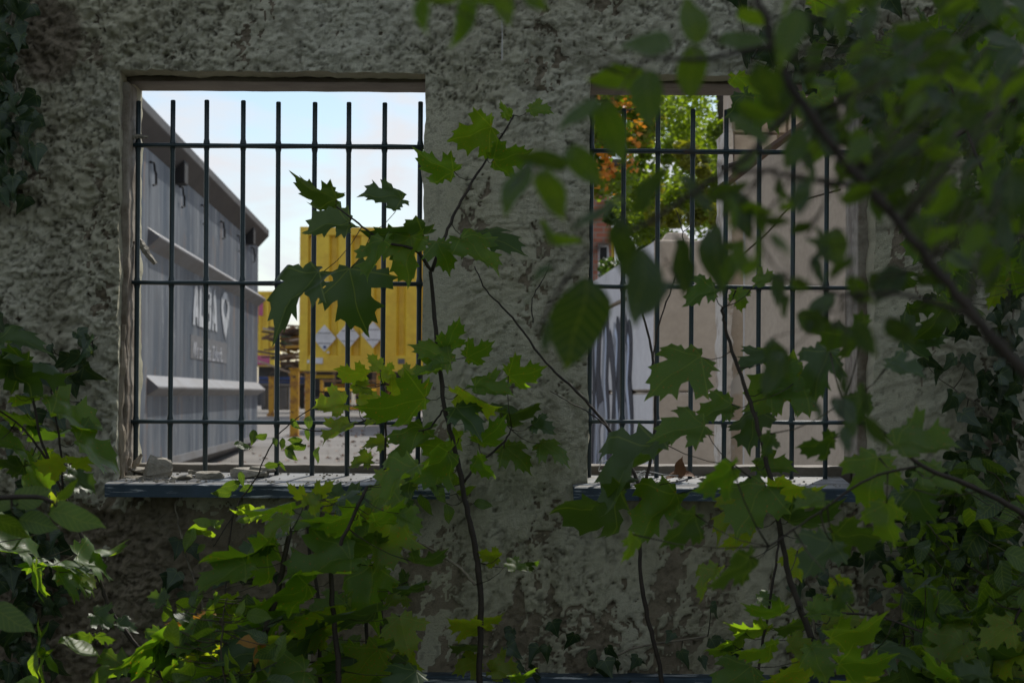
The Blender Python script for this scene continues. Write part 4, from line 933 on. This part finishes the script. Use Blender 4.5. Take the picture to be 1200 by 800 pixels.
# --- slender maple sapling in the middle, close to the wall
yA = -.22
A = Plant('maple_sapling', P(566, 860, yA), 'slender young maple with forked stem rising between the two windows', 'maple sapling')
A.stem(Pp([(566, 860), (562, 790), (563, 700), (556, 640), (545, 585), (534, 530), (521, 475), (512, 400), (505, 318)], yA), .0047, .0026)
A.stem(Pp([(505, 318), (522, 275), (541, 235), (565, 195), (603, 135)], yA), .0026, .0012, 'branch')
A.stem(Pp([(505, 318), (494, 300), (480, 290), (450, 283), (420, 262), (392, 240)], yA), .0024, .001, 'branch')
A.stem(Pp([(543, 565), (565, 540), (590, 518), (600, 500)], yA), .002, .001, 'branch')
A.stem(Pp([(557, 685), (535, 662), (500, 640), (468, 628), (440, 606)], yA-.03), .002, .0012, 'branch', 'ivystem')
A.stem(Pp([(521, 478), (505, 500), (490, 505)], yA), .0014, .001, 'branch')
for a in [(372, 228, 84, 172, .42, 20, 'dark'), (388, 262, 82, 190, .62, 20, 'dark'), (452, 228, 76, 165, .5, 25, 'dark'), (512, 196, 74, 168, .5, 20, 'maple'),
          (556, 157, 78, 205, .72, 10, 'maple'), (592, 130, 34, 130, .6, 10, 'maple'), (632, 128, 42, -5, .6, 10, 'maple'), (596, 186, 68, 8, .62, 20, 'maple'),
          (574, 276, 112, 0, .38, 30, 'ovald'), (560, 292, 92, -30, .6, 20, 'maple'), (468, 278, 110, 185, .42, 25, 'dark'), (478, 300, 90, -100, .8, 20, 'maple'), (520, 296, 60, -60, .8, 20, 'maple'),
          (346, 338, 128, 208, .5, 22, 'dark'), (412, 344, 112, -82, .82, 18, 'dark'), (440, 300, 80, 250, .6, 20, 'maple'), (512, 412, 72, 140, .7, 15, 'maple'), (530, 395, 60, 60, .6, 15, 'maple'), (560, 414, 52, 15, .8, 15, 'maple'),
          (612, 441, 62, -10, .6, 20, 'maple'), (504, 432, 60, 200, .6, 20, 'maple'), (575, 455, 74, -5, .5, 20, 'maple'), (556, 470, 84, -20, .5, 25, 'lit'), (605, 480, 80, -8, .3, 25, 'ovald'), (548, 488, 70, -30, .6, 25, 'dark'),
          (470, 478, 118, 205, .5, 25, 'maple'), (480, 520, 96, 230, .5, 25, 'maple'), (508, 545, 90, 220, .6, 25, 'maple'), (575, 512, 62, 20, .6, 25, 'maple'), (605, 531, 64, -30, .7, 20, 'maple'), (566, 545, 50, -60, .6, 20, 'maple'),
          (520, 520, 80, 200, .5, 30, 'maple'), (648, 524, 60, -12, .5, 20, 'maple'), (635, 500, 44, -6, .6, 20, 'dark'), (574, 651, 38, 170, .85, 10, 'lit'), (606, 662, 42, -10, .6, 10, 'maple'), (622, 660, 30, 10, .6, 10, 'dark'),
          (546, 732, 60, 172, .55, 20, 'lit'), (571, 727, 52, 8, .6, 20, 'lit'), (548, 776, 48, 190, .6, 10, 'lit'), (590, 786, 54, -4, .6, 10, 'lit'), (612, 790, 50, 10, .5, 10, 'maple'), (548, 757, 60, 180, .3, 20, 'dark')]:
    k = 'maple'; m = a[6]
    if m == 'ovald': m = 'dark'
    A.leaf(a[0], a[1], -.06 if (585 < a[0] < 660 and 465 < a[1] < 545) else yA+random.uniform(-.06, .05), a[2], a[3], a[4], a[5], m, k)
for px, py, s in ((530, 560, 26), (512, 575, 30), (556, 500, 22), (545, 575, 24), (565, 590, 22), (512, 560, 26), (497, 590, 28), (525, 600, 24)):
    A.leaf(px, py, yA+.08, s, random.uniform(-90, 30), .8, 10, 'oval', 'oval')
# --- thin sapling at the left window's right half with sunlit leaves
yB = -.12
B = Plant('maple_sapling', P(452, 860, yB), 'thin maple seedling with bright speckled leaves before the yellow container', 'maple sapling')
B.stem(Pp([(440, 860), (446, 760), (447, 660), (450, 560), (452, 500), (450, 450)], yB), .0024, .0013)
B.stem(Pp([(451, 490), (430, 492), (405, 500), (375, 505), (345, 500)], yB), .0013, .0008, 'branch')
for a in [(414, 438, 56, 175, .7, 15), (388, 474, 56, 190, .85, 10), (396, 505, 60, 215, .5, 30), (432, 470, 40, 30, .8, 10), (440, 425, 34, 120, .7, 10), (470, 455, 44, 20, .7, 10), (424, 541, 40, 190, .75, 15), (442, 518, 40, 170, .6, 15),
          (450, 440, 26, 100, .8, 0), (456, 432, 22, 60, .8, 0), (425, 455, 36, -20, .7, 20), (440, 493, 40, 200, .5, 20), (462, 480, 40, -20, .7, 10), (455, 555, 44, 205, .5, 15), (468, 545, 40, -10, .6, 10), (480, 437, 40, 25, .7, 10), (478, 560, 50, 200, .6, 15)]:
    B.leaf(a[0], a[1], yB+random.uniform(-.04, .03), a[2], a[3], a[4], a[5], 'lit')
# --- broad maple, bottom left
yC = -.42
C = Plant('maple_sapling', P(290, 880, yC), 'bushy maple with broad overlapping leaves filling the bottom left of the view', 'maple sapling')
C.stem(Pp([(284, 880), (300, 775), (314, 730), (326, 690), (340, 622)], yC), .005, .003)
C.stem(Pp([(385, 880), (375, 790), (372, 700), (362, 640), (358, 590)], yC+.12), .003, .0016)
C.stem(Pp([(400, 860), (396, 770), (388, 680), (398, 640), (430, 570)], yC), .004, .002)
C.stem(Pp([(440, 870), (430, 740), (424, 690)], yC+.2), .003, .002)
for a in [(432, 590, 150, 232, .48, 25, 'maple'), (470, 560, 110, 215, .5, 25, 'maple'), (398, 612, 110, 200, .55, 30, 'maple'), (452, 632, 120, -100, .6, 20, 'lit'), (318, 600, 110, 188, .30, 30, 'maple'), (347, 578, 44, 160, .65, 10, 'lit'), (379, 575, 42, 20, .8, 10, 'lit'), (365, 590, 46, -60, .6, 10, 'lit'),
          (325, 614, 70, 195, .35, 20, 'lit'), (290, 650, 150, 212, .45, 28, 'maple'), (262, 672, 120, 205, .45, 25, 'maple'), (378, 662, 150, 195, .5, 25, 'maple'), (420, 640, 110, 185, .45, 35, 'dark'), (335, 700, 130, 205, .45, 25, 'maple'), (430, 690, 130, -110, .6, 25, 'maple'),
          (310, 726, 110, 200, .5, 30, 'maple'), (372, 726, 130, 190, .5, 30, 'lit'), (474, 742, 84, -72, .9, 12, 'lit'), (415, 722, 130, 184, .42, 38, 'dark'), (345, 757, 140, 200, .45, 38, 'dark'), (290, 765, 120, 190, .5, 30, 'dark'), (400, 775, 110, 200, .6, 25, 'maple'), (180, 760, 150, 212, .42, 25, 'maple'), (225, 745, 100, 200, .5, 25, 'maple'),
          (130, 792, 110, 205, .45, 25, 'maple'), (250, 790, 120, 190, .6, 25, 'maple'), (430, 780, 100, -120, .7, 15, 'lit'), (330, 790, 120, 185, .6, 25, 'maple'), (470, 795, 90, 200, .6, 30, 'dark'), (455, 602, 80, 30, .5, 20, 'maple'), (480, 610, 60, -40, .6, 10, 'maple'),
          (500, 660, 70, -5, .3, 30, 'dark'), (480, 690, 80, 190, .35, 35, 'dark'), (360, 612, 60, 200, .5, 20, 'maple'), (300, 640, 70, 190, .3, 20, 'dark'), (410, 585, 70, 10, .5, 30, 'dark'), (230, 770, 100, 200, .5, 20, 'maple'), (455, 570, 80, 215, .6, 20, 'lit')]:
    C.leaf(a[0], a[1], yC+random.uniform(-.10, .14), a[2]*.86, a[3], a[4], a[5], a[6])
random.seed(41)
for i in range(70):
    px, py = random.uniform(180, 480), random.uniform(700, 810)
    C.leaf(px, py, yC+random.uniform(.05, .3), random.uniform(34, 76), random.uniform(150, 260), random.uniform(.35, .8), None, random.choice(['maple', 'dark', 'maple', 'lit']))
for i in range(22):
    C.leaf(random.uniform(395, 480), random.uniform(560, 690), yC+random.uniform(.08, .3), random.uniform(34, 70), random.uniform(150, 300), random.uniform(.4, .9), None, random.choice(['maple', 'dark', 'lit', 'maple']))
C.leaf(220, 727, yC+.1, 62, 198, .28, 20, 'autumn'); C.leaf(240, 721, yC+.12, 36, 190, .3, 20, 'autumn')
for a in ((296, 749, 30, 172), (304, 760, 34, 240), (311, 768, 44, -75), (324, 750, 36, 0)): C.leaf(a[0], a[1], yC-.1, a[2], a[3], .75, 10, 'autumn' if a[2] < 40 and a[3] != 0 else 'lit', 'oval')
# --- maple at the left edge, glossy in the light from the window
yD = -.30
D_ = Plant('maple_sapling', P(230, 880, yD), 'leaning maple at the left edge with glossy sunlit leaves', 'maple sapling')
D_.stem(Pp([(240, 880), (195, 800), (155, 750), (130, 715), (118, 685), (100, 640), (80, 590), (50, 520), (36, 455)], yD), .0034, .0016)
D_.stem(Pp([(60, 545), (25, 500), (-20, 470)], yD), .0018, .001, 'branch')
D_.stem(Pp([(75, 580), (70, 520), (62, 470), (60, 445)], yD), .0016, .001, 'branch')
for a in [(34, 466, 60, -5, .35, -40, 'maple'), (88, 490, 110, -6, .40, -42, 'maple'), (18, 488, 80, 190, .45, -40, 'maple'), (20, 520, 100, -10, .45, -38, 'maple'), (115, 528, 110, -32, .34, -40, 'maple'), (60, 505, 80, -20, .5, -40, 'dark'), (45, 556, 80, -50, .6, -25, 'maple'), (95, 562, 60, -20, .6, -20, 'dark'),
          (22, 640, 110, -20, .36, -42, 'maple'), (70, 660, 120, -22, .32, -42, 'maple'), (110, 660, 90, -28, .34, -40, 'maple'), (122, 648, 66, -28, .25, -42, 'maple'), (86, 675, 80, -20, .4, -38, 'maple'), (38, 682, 70, -110, .6, -20, 'maple'), (105, 690, 30, -20, .5, -30, 'maple'), (100, 676, 50, -40, .6, -20, 'lit'),
          (15, 395, 90, 10, .4, 20, 'dark'), (42, 430, 120, -25, .55, 20, 'dark'), (5, 430, 90, 190, .5, 20, 'dark'), (70, 590, 46, 60, .6, 20, 'lit'), (60, 545, 50, 190, .7, 20, 'lit'), (10, 545, 60, 180, .6, 10, 'dark'), (96, 540, 50, 10, .5, 20, 'lit'),
          (120, 725, 44, -30, .6, 0, 'dark'), (148, 733, 40, -20, .5, 0, 'dark'), (95, 745, 40, 190, .6, 0, 'dark'), (122, 748, 34, -20, .5, 0, 'dark')]:
    D_.leaf(a[0], a[1], yD+random.uniform(-.05, .05), a[2], a[3], a[4], a[5], a[6])
# near, out of focus oval leaves at the left edge
Dn = Plant('leafy_shoot', P(-60, 640, -1.1), 'blurred shoot with a few broad green leaves entering from the left edge', 'leafy shoot')
Dn.stem(Pp([(-80, 600), (-20, 585), (40, 582), (62, 588)], -1.1), .003, .0016)
for a in [(34, 582, 46, 20, .9, 0, 'oval'), (42, 612, 46, -10, .9, 0, 'oval'), (85, 604, 66, -14, .75, 0, 'yoval'), (8, 615, 50, -40, .9, 0, 'oval'), (78, 575, 34, 40, .6, 0, 'oval'), (10, 722, 60, -15, .6, 10, 'oval'), (5, 590, 40, 190, .8, 0, 'oval')]:
    Dn.leaf(a[0], a[1], -1.1+random.uniform(-.04, .04), a[2], a[3], a[4], a[5], a[6], 'oval')
S = Plant('seedling', P(46, 860, -.34), 'small upright seedling with folded bright leaves in the bottom left corner', 'seedling')
S.stem(Pp([(50, 880), (46, 790), (46, 770)], -.34), .0022, .0012)
for a in [(44, 752, 46, 105, .3, 0, 'yoval'), (49, 748, 40, 80, .25, 0, 'maple'), (47, 784, 60, -88, .7, 0, 'yoval'), (92, 757, 56, -8, .25, -30, 'yoval'), (60, 775, 30, -30, .4, -20, 'maple'), (52, 766, 22, 30, .6, 0, 'yoval'), (30, 800, 40, 190, .5, 0, 'oval')]:
    S.leaf(a[0], a[1], -.34, a[2], a[3], a[4], a[5], a[6], 'oval')
# --- vine with small round leaves reaching across the left window
V = Plant('creeping_vine', P(240, 800, -.1), 'thin dark vine with small rounded leaves crossing the lower left window', 'vine')
V.stem(Pp([(262, 800), (262, 740), (265, 680), (275, 600), (300, 560), (318, 520), (345, 492), (375, 472)], -.09), .0014, .0007)
V.stem(Pp([(275, 600), (262, 622), (250, 640)], -.09), .0010, .0006, 'branch')
for x, y, s in [(297, 511, 15), (307, 511, 13), (283, 521, 18), (349, 524, 20), (347, 516, 15), (340, 531, 17), (331, 519, 12), (322, 517, 10), (345, 496, 14), (362, 494, 14), (360, 508, 13), (330, 545, 12), (372, 532, 18), (272, 568, 20), (262, 578, 20), (283, 560, 16), (290, 572, 14), (318, 545, 16)]:
    V.leaf(x, y, -.09+random.uniform(-.01, .01), s*1.15, random.choice([180, 0, -90, -60, 200]), random.uniform(.6, 1), 10, 'ovald', 'oval', pet=False)
for x, y, s in [(233, 620, 22), (222, 630, 26), (238, 612, 18), (245, 625, 16), (252, 614, 16), (282, 600, 18), (290, 596, 20), (300, 602, 20), (288, 608, 16), (258, 612, 12), (305, 600, 18), (236, 642, 12), (262, 660, 14)]:
    V.leaf(x, y, -.12+random.uniform(-.02, .02), s*1.15, random.uniform(140, 240), random.uniform(.6, 1), 10, 'yoval', 'oval', pet=False)
# --- bare stems in the right window
T = Plant('bare_shrub', P(775, 860, -.06), 'leafless dark stems rising before the right window from the wall foot', 'bare shrub')
T.stem(Pp([(778, 870), (776, 800), (763, 740), (752, 690), (750, 640), (752, 590), (757, 560), (766, 520), (768, 460), (764, 415), (752, 360)], -.065), .0036, .0016)
T.stem(Pp([(752, 590), (745, 560), (725, 520), (700, 485), (672, 455), (640, 425), (600, 372), (570, 340), (556, 312)], -.065), .0030, .0008, 'branch')
T.stem(Pp([(712, 500), (690, 483), (665, 470), (645, 458)], -.07), .0012, .0005, 'branch')
T.stem(Pp([(625, 378), (624, 350), (640, 322), (644, 309)], -.065), .001, .0005, 'branch')
T.stem(Pp([(764, 430), (772, 380), (790, 330), (798, 300), (800, 272), (792, 246)], -.03), .0013, .0006, 'branch')
T.stem(Pp([(800, 272), (806, 268), (812, 262)], -.03), .0007, .0005, 'branch')
dl = A.leaf; q = Plant('dead_leaf', P(797, 552, .02), 'curled rust brown dead leaf standing on the right sill', 'dead leaf')
q.leaf(797, 550, .02, 24, 100, .7, 20, 'dead', 'oval', False); q.leaf(803, 555, .015, 20, 10, .5, 30, 'dead', 'oval', False); q.leaf(788, 556, .02, 18, 190, .5, 30, 'dead', 'oval', False)
# --- maple behind the right window's lower half
yE = -.62
E = Plant('maple_sapling', P(985, 900, yE), 'maple with a long dark leaning stem before the right window, large leaves both sides', 'maple sapling')
E.stem(Pp([(995, 880), (965, 790), (942, 725), (926, 680), (915, 625), (905, 570), (885, 490), (868, 440), (850, 385), (846, 360)], yE), .0044, .0016)
E.stem(Pp([(905, 575), (880, 560), (862, 545)], yE), .0015, .0009, 'branch')
E.stem(Pp([(940, 720), (975, 718), (1030, 722), (1080, 740)], yE), .0018, .001, 'branch')
for a in [(822, 344, 70, 205, .75, 15, 'maple'), (866, 350, 44, -70, .9, 10, 'maple'), (896, 328, 46, 22, .5, 20, 'maple'), (794, 430, 128, 200, .62, 15, 'maple'), (912, 455, 132, -150, .9, 12, 'maple'), (925, 460, 110, -25, .8, 15, 'maple'), (880, 500, 90, -110, .5, 30, 'dark'), (890, 420, 90, 200, .45, 30, 'dark'),
          (742, 545, 190, 214, .32, 22, 'dark'), (700, 590, 150, 210, .4, 22, 'dark'), (800, 500, 110, 185, .6, 15, 'maple'), (840, 480, 80, 200, .7, 10, 'maple'), (770, 600, 130, -135, .62, 10, 'maple'), (880, 590, 120, 230, .6, 20, 'maple'), (860, 600, 110, 215, .5, 20, 'lit'), (930, 575, 100, -10, .5, 20, 'lit'), (905, 545, 80, 10, .5, 20, 'maple'),
          (870, 630, 76, 222, .55, 15, 'lit'), (830, 680, 80, 225, .4, 15, 'lit'), (935, 660, 60, -95, .8, 10, 'lit'), (960, 640, 60, -80, .7, 15, 'lit'), (950, 610, 110, 0, .4, 30, 'dark'), (985, 690, 56, -70, .6, 10, 'lit'), (900, 720, 80, 190, .45, 20, 'maple'), (930, 735, 70, 200, .5, 20, 'dark'), (965, 715, 70, 10, .45, 20, 'maple'), (940, 755, 60, 0, .6, 10, 'lit'),
          (890, 760, 90, 200, .5, 20, 'maple'), (1000, 745, 110, 5, .5, 20, 'maple'), (860, 790, 100, 200, .6, 20, 'maple'), (930, 790, 100, 210, .6, 15, 'lit'), (1010, 780, 110, -5, .5, 20, 'maple'), (960, 775, 80, -60, .7, 15, 'maple'), (1050, 760, 100, 5, .4, 20, 'dark'), (985, 725, 80, 15, .5, 10, 'lit')]:
    E.leaf(a[0], a[1], yE+random.uniform(-.08, .12), a[2]*.88, a[3], a[4], a[5], a[6])
E2 = Plant('maple_sapling', P(880, 880, -.2), 'thin upright maple seedling standing close to the wall right of the bare stems', 'maple sapling')
E2.stem(Pp([(885, 880), (890, 780), (905, 690), (912, 640), (914, 600)], -.2), .0022, .0014)
for a in [(880, 742, 70, 190, .5, 15), (935, 735, 50, 5, .5, 10), (860, 750, 60, 215, .45, 15), (900, 700, 40, 10, .5, 10), (846, 760, 50, 205, .5, 10)]: E2.leaf(a[0], a[1], -.2, a[2], a[3], a[4], a[5], 'maple')
# --- near, blurred dark maple leaves low right
yG = -1.25
G = Plant('maple_branch', P(1240, 640, yG), 'blurred dark maple branch sweeping in from the right edge at mid height', 'maple branch')
G.stem(Pp([(1260, 640), (1200, 602), (1140, 570), (1080, 545), (1035, 505), (990, 470)], yG), .0028, .0012)
G.stem(Pp([(1080, 545), (1020, 560), (960, 600), (900, 640)], yG), .0012, .0008, 'branch')
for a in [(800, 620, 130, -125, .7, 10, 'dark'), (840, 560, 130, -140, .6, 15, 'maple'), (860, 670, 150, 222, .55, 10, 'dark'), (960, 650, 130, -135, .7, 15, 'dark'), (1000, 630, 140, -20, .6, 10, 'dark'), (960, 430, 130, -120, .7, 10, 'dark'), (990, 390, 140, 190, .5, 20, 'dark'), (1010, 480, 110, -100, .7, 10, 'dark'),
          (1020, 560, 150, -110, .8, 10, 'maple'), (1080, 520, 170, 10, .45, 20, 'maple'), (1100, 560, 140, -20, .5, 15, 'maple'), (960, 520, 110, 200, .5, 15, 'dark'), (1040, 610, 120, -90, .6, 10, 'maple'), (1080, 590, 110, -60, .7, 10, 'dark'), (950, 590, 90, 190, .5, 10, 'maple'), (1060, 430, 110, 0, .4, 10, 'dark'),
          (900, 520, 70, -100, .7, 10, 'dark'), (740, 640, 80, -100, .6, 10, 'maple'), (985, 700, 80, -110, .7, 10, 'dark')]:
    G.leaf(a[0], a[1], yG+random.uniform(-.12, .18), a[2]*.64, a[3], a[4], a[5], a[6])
# --- near branch from the top right with oval leaves, strongly blurred
yF = -2.10
F_ = Plant('hanging_branch', P(1260, 520, yF), 'thick blurred branch slanting down the upper right with oval leaves on side twigs', 'branch')
F_.stem(Pp([(1280, 520), (1200, 436), (1142, 370), (1080, 292), (1000, 200), (940, 122), (905, 50), (880, -40)], yF), .0027, .0013)
F_.stem(Pp([(1010, 218), (960, 212), (900, 200), (860, 200), (800, 175)], yF), .0012, .0006, 'branch')
F_.stem(Pp([(905, 55), (870, 60), (820, 70), (760, 70), (740, 90)], yF), .0011, .0006, 'branch')
F_.stem(Pp([(935, 120), (880, 180), (820, 220), (760, 260), (700, 290), (660, 330), (630, 390)], yF), .0011, .0006, 'branch')
F_.stem(Pp([(1142, 372), (1060, 345), (990, 345), (930, 330)], yF), .0011, .0006, 'branch')
F_.pt = .45
near = [(764, 50, 56, 178, .8, 'oval'), (812, 27, 54, 100, .95, 'oval'), (812, 82, 62, -85, .9, 'oval'), (868, 46, 56, 10, .8, 'oval'), (760, 112, 66, -92, .85, 'oval'), (716, 150, 74, -80, .85, 'oval'), (728, 92, 62, 190, .6, 'oval'), (680, 132, 56, 205, .6, 'oval'),
        (644, 224, 60, -78, .8, 'oval'), (605, 218, 60, -125, .6, 'oval'), (682, 192, 60, -60, .9, 'oval'), (640, 190, 60, 190, .45, 'ovald'), (610, 205, 44, 215, .4, 'ovald'), (730, 290, 76, -85, .85, 'ovald'), (700, 250, 80, 200, .4, 'ovald'), (760, 225, 70, 40, .6, 'ovald'), (752, 330, 90, -95, .7, 'ovald'), (680, 375, 104, -95, .95, 'ovald'),
        (640, 395, 40, -110, .5, 'ovald'), (655, 275, 60, -30, .4, 'oval'), (630, 330, 60, 230, .25, 'ovald'), (800, 310, 70, -75, .6, 'ovald'), (775, 345, 56, 230, .6, 'ovald'), (840, 300, 80, -85, .75, 'ovald'), (870, 250, 50, -90, .8, 'ovald'), (850, 225, 44, 10, .8, 'ovald'), (818, 225, 60, -30, .6, 'ovald'),
        (495, 15, 42, 250, .7, 'oval'), (545, 20, 64, -100, .7, 'oval'), (590, 4, 44, -80, .8, 'oval'), (625, -4, 36, -60, .8, 'oval'), (560, -8, 50, 190, .8, 'oval'), (520, -6, 50, 200, .8, 'oval')]
for a in near: F_.leaf(a[0], a[1], yF+random.uniform(-.06, .10), a[2]*1.06, a[3], a[4], random.uniform(-20, 20), a[5], 'oval')
random.seed(17)
def scatter(pl, n, x0, x1, y0, y1, yw, sz, mats, kind, ang, opn=(.35, .95), ok=None):
    for i in range(n):
        for _ in range(20):
            px, py = random.uniform(x0, x1), random.uniform(y0, y1)
            if ok is None or ok(px, py): break
        pl.leaf(px, py, yw+random.uniform(-.12, .15), random.uniform(*sz), random.uniform(*ang), random.uniform(*opn), None, random.choice(mats), kind)
scatter(F_, 40, 860, 1220, -10, 330, yF, (36, 62), ['oval', 'ovald', 'ovald'], 'oval', (-150, 60), ok=lambda x, y: y < 40+(x-840)*.95)
scatter(F_, 46, 1000, 1220, 0, 330, yF+.1, (38, 60), ['ovald', 'oval', 'ovald'], 'oval', (-160, 20))
scatter(F_, 26, 850, 1010, 120, 340, yF, (30, 50), ['ovald', 'oval'], 'oval', (-150, -20))
scatter(F_, 40, 1040, 1220, 20, 330, yF+.2, (36, 56), ['ovald', 'oval', 'ovald'], 'oval', (-160, 20))
scatter(F_, 28, 930, 1080, 40, 260, yF+.1, (34, 54), ['ovald', 'oval', 'ovald'], 'oval', (-160, 0))
scatter(F_, 20, 900, 1060, 330, 520, yF+.1, (30, 56), ['ovald'], 'oval', (-160, 0))
scatter(F_, 12, 870, 1010, 130, 370, yF, (24, 42), ['ovald', 'oval'], 'oval', (-170, 10))
scatter(F_, 8, 860, 1000, 20, 190, yF, (44, 80), ['oval', 'ovald'], 'oval', (-140, -30))
H = Plant('maple_branch', P(1260, 120, -1.0), 'out of focus maple branch with layered leaves in the upper right corner', 'maple branch')
H.stem(Pp([(1270, 60), (1180, 120), (1100, 170), (1020, 190), (950, 160)], -1.), .003, .001)
H.stem(Pp([(1270, 400), (1190, 260), (1150, 200), (1100, 60)], -1.), .003, .001)
H.pt = .6; G.pt = .6
scatter(H, 40, 1040, 1230, 120, 400, -.6, (50, 90), ['dark', 'dark', 'maple'], 'maple', (-150, 20))
scatter(H, 78, 940, 1230, 10, 350, -.85, (52, 100), ['maple', 'dark', 'maple', 'dark'], 'maple', (-150, 20), ok=lambda x, y: (y < 40+(x-900)*1.1))
scatter(H, 9, 860, 1010, 60, 140, -.35, (50, 80), ['dark', 'maple'], 'maple', (-140, -40))
for a in [(1165, 345, 46, -100, .9, 0), (1090, 280, 60, -70, .8, 0), (1110, 250, 110, 190, .6, 0)]: H.leaf(a[0], a[1], -.5, a[2], a[3], a[4], a[5], 'lit')
# --- ivy on the wall
def ivy(label, stems, n, region, size, sdense=None, seed=1):
    random.seed(seed); x0, y0 = stems[0][0][:2]
    pl = Plant('ivy', P(x0, y0, -.02), label, 'ivy')
    for s in stems: pl.stem(Pp(s, -.022), .0024, .0012, 'stem', 'ivystem', .004)
    for i in range(n):
        for _ in range(30):
            x, y = region()
            if -30 < x < 1230: break
        pl.leaf(x, y, -.025-random.random()**2*.06, random.uniform(*size), random.uniform(-150, -30), random.uniform(.55, 1), random.uniform(-20, 35), 'ivy', 'ivy', pet=random.random() < .4)
    return pl
ivy('dark ivy hanging down the wall in the top left corner', [[(20, -20), (10, 40), (5, 90), (8, 140), (4, 240)], [(28, -10), (18, 60), (20, 110), (28, 180), (12, 250)]], 66,
    lambda: (abs(random.gauss(0, 1))*18-4, random.uniform(-10, 250)), (22, 36), seed=2)
ivy('dark ivy clinging low on the wall at the left behind the maple', [[(20, 820), (30, 700), (20, 560), (60, 470), (95, 400)], [(60, 470), (80, 420), (115, 395)], [(260, 820), (240, 720), (215, 640), (205, 590)]], 150,
    lambda: random.choice([(abs(random.gauss(0, 38)), random.uniform(380, 810)), (abs(random.gauss(0, 38)), random.uniform(600, 810)), (random.gauss(90, 12), random.gauss(440, 24)) if random.random() < .35 else (random.gauss(30, 20), random.uniform(560, 800)), (random.gauss(235, 45), random.uniform(600, 800)), (abs(random.gauss(0, 40)), random.uniform(560, 810))]), (20, 36), seed=3)
ivy('dark ivy covering the wall at the right edge', [[(1190, 820), (1180, 640), (1170, 500), (1185, 380), (1200, 240)], [(1170, 500), (1140, 470), (1118, 455)], [(1150, 800), (1090, 680), (1080, 560)]], 290,
    lambda: random.choice([(1200-abs(random.gauss(0, 36)), random.uniform(180, 800)), (1190-abs(random.gauss(0, 40)), random.uniform(350, 640)), (random.gauss(1130, 34), random.uniform(540, 800)), (random.gauss(1080, 25), random.uniform(570, 760))]), (20, 34), seed=4)
ivy('few ivy leaves climbing from the wall foot below the right window', [[(965, 820), (955, 740), (950, 690), (940, 660)]], 26, lambda: (random.gauss(955, 16), random.uniform(655, 800)), (18, 30), seed=5)
ivy('sparse ivy along the foot of the wall in the middle', [[(640, 830), (690, 790), (740, 760), (830, 745)]], 30, lambda: (random.uniform(590, 860), random.gauss(775, 18)), (16, 30), seed=6)
ivy('ivy spray over the header of the right window', [[(1060, 40), (990, 60), (930, 85), (880, 70)]], 44, lambda: (random.gauss(950, 50), random.gauss(72, 28)), (22, 38), seed=8)
# --- shrubs with small oval leaves, bottom right
random.seed(23)
J = Plant('honeysuckle', P(1180, 880, -.25), 'shrub with arching stems and paired oval leaves in the lower right', 'shrub')
arcs = [[(1190, 860), (1175, 760), (1160, 680), (1150, 600), (1120, 578), (1085, 590)], [(1200, 700), (1160, 640), (1148, 605), (1125, 580)], [(1150, 860), (1130, 720), (1090, 650), (1050, 640)], [(1230, 640), (1190, 600), (1165, 555), (1120, 550)],
        [(1180, 800), (1130, 710), (1080, 700)], [(1220, 760), (1180, 690), (1130, 660), (1090, 618), (1060, 580)], [(1140, 860), (1100, 770), (1060, 740), (1020, 745)]]
for a in arcs:
    y = random.uniform(-.34, -.12); p = J.stem(Pp(a, y), .0016, .0007, 'stem', 'barkg')
    for k in range(2, len(p), 2):
        for s in (1, -1):
            v = p[k]; d = v.y+CD; px = v.x*FPX/d+600; py = 462-(v.z-EZ)*FPX/d
            J.leaf(px+random.uniform(4, 14)*s, py+random.uniform(-4, 10), v.y+random.uniform(-.02, .02), random.uniform(24, 38), -60+s*50+random.uniform(-25, 25), random.uniform(.35, .9), random.uniform(-30, 30), random.choice(['ovald', 'oval', 'ovald', 'ovald']), 'oval', pet=False)
K = Plant('small_leaved_shrub', P(1110, 880, -.2), 'shrub of tiny bright round leaves low on the right before the ivy', 'shrub')
for a in [[(1115, 860), (1110, 760), (1090, 690), (1085, 640)], [(1110, 780), (1075, 730), (1045, 690)], [(1100, 720), (1120, 680), (1125, 640)]]: K.stem(Pp(a, -.2), .0013, .0006, 'stem', 'barkg')
for i in range(150):
    x, y = random.gauss(1092, 26), random.gauss(690, 34)
    K.leaf(x, y, -.2+random.uniform(-.07, .07), random.uniform(11, 20), random.uniform(0, 360), random.uniform(.5, 1), None, random.choice(['yoval', 'oval', 'yoval']), 'oval', pet=False)
N = Plant('leafy_undergrowth', P(1200, 900, -.45), 'dark undergrowth with drooping long leaves in the bottom right corner', 'shrub')
N.stem(Pp([(1240, 880), (1180, 800), (1120, 750), (1060, 745)], -.45), .002, .001, 'stem', 'barkg'); N.stem(Pp([(1180, 880), (1172, 780), (1200, 700), (1230, 620)], -.45), .0024, .0016, 'stem', 'bark')
scatter(N, 75, 1060, 1220, 690, 815, -.42, (34, 66), ['ovald', 'oval', 'maple', 'dark', 'ovald'], 'oval', (-150, 20))
scatter(N, 26, 1130, 1230, 560, 720, -.40, (34, 60), ['ovald', 'oval'], 'oval', (-150, 20))
scatter(N, 20, 1000, 1200, 720, 815, -.5, (60, 100), ['maple', 'dark', 'lit'], 'maple', (150, 220), (.3, .6))
Q = Plant('weeds', P(250, 880, -.5), 'mixed low weeds among the broad maple leaves near the bottom left', 'weeds')
Q.stem(Pp([(300, 880), (262, 790), (262, 720), (266, 700)], -.5), .0015, .0008, 'stem', 'barkg')
scatter(Q, 60, 190, 330, 700, 815, -.45, (18, 40), ['oval', 'yoval', 'ovald'], 'oval', (0, 360))
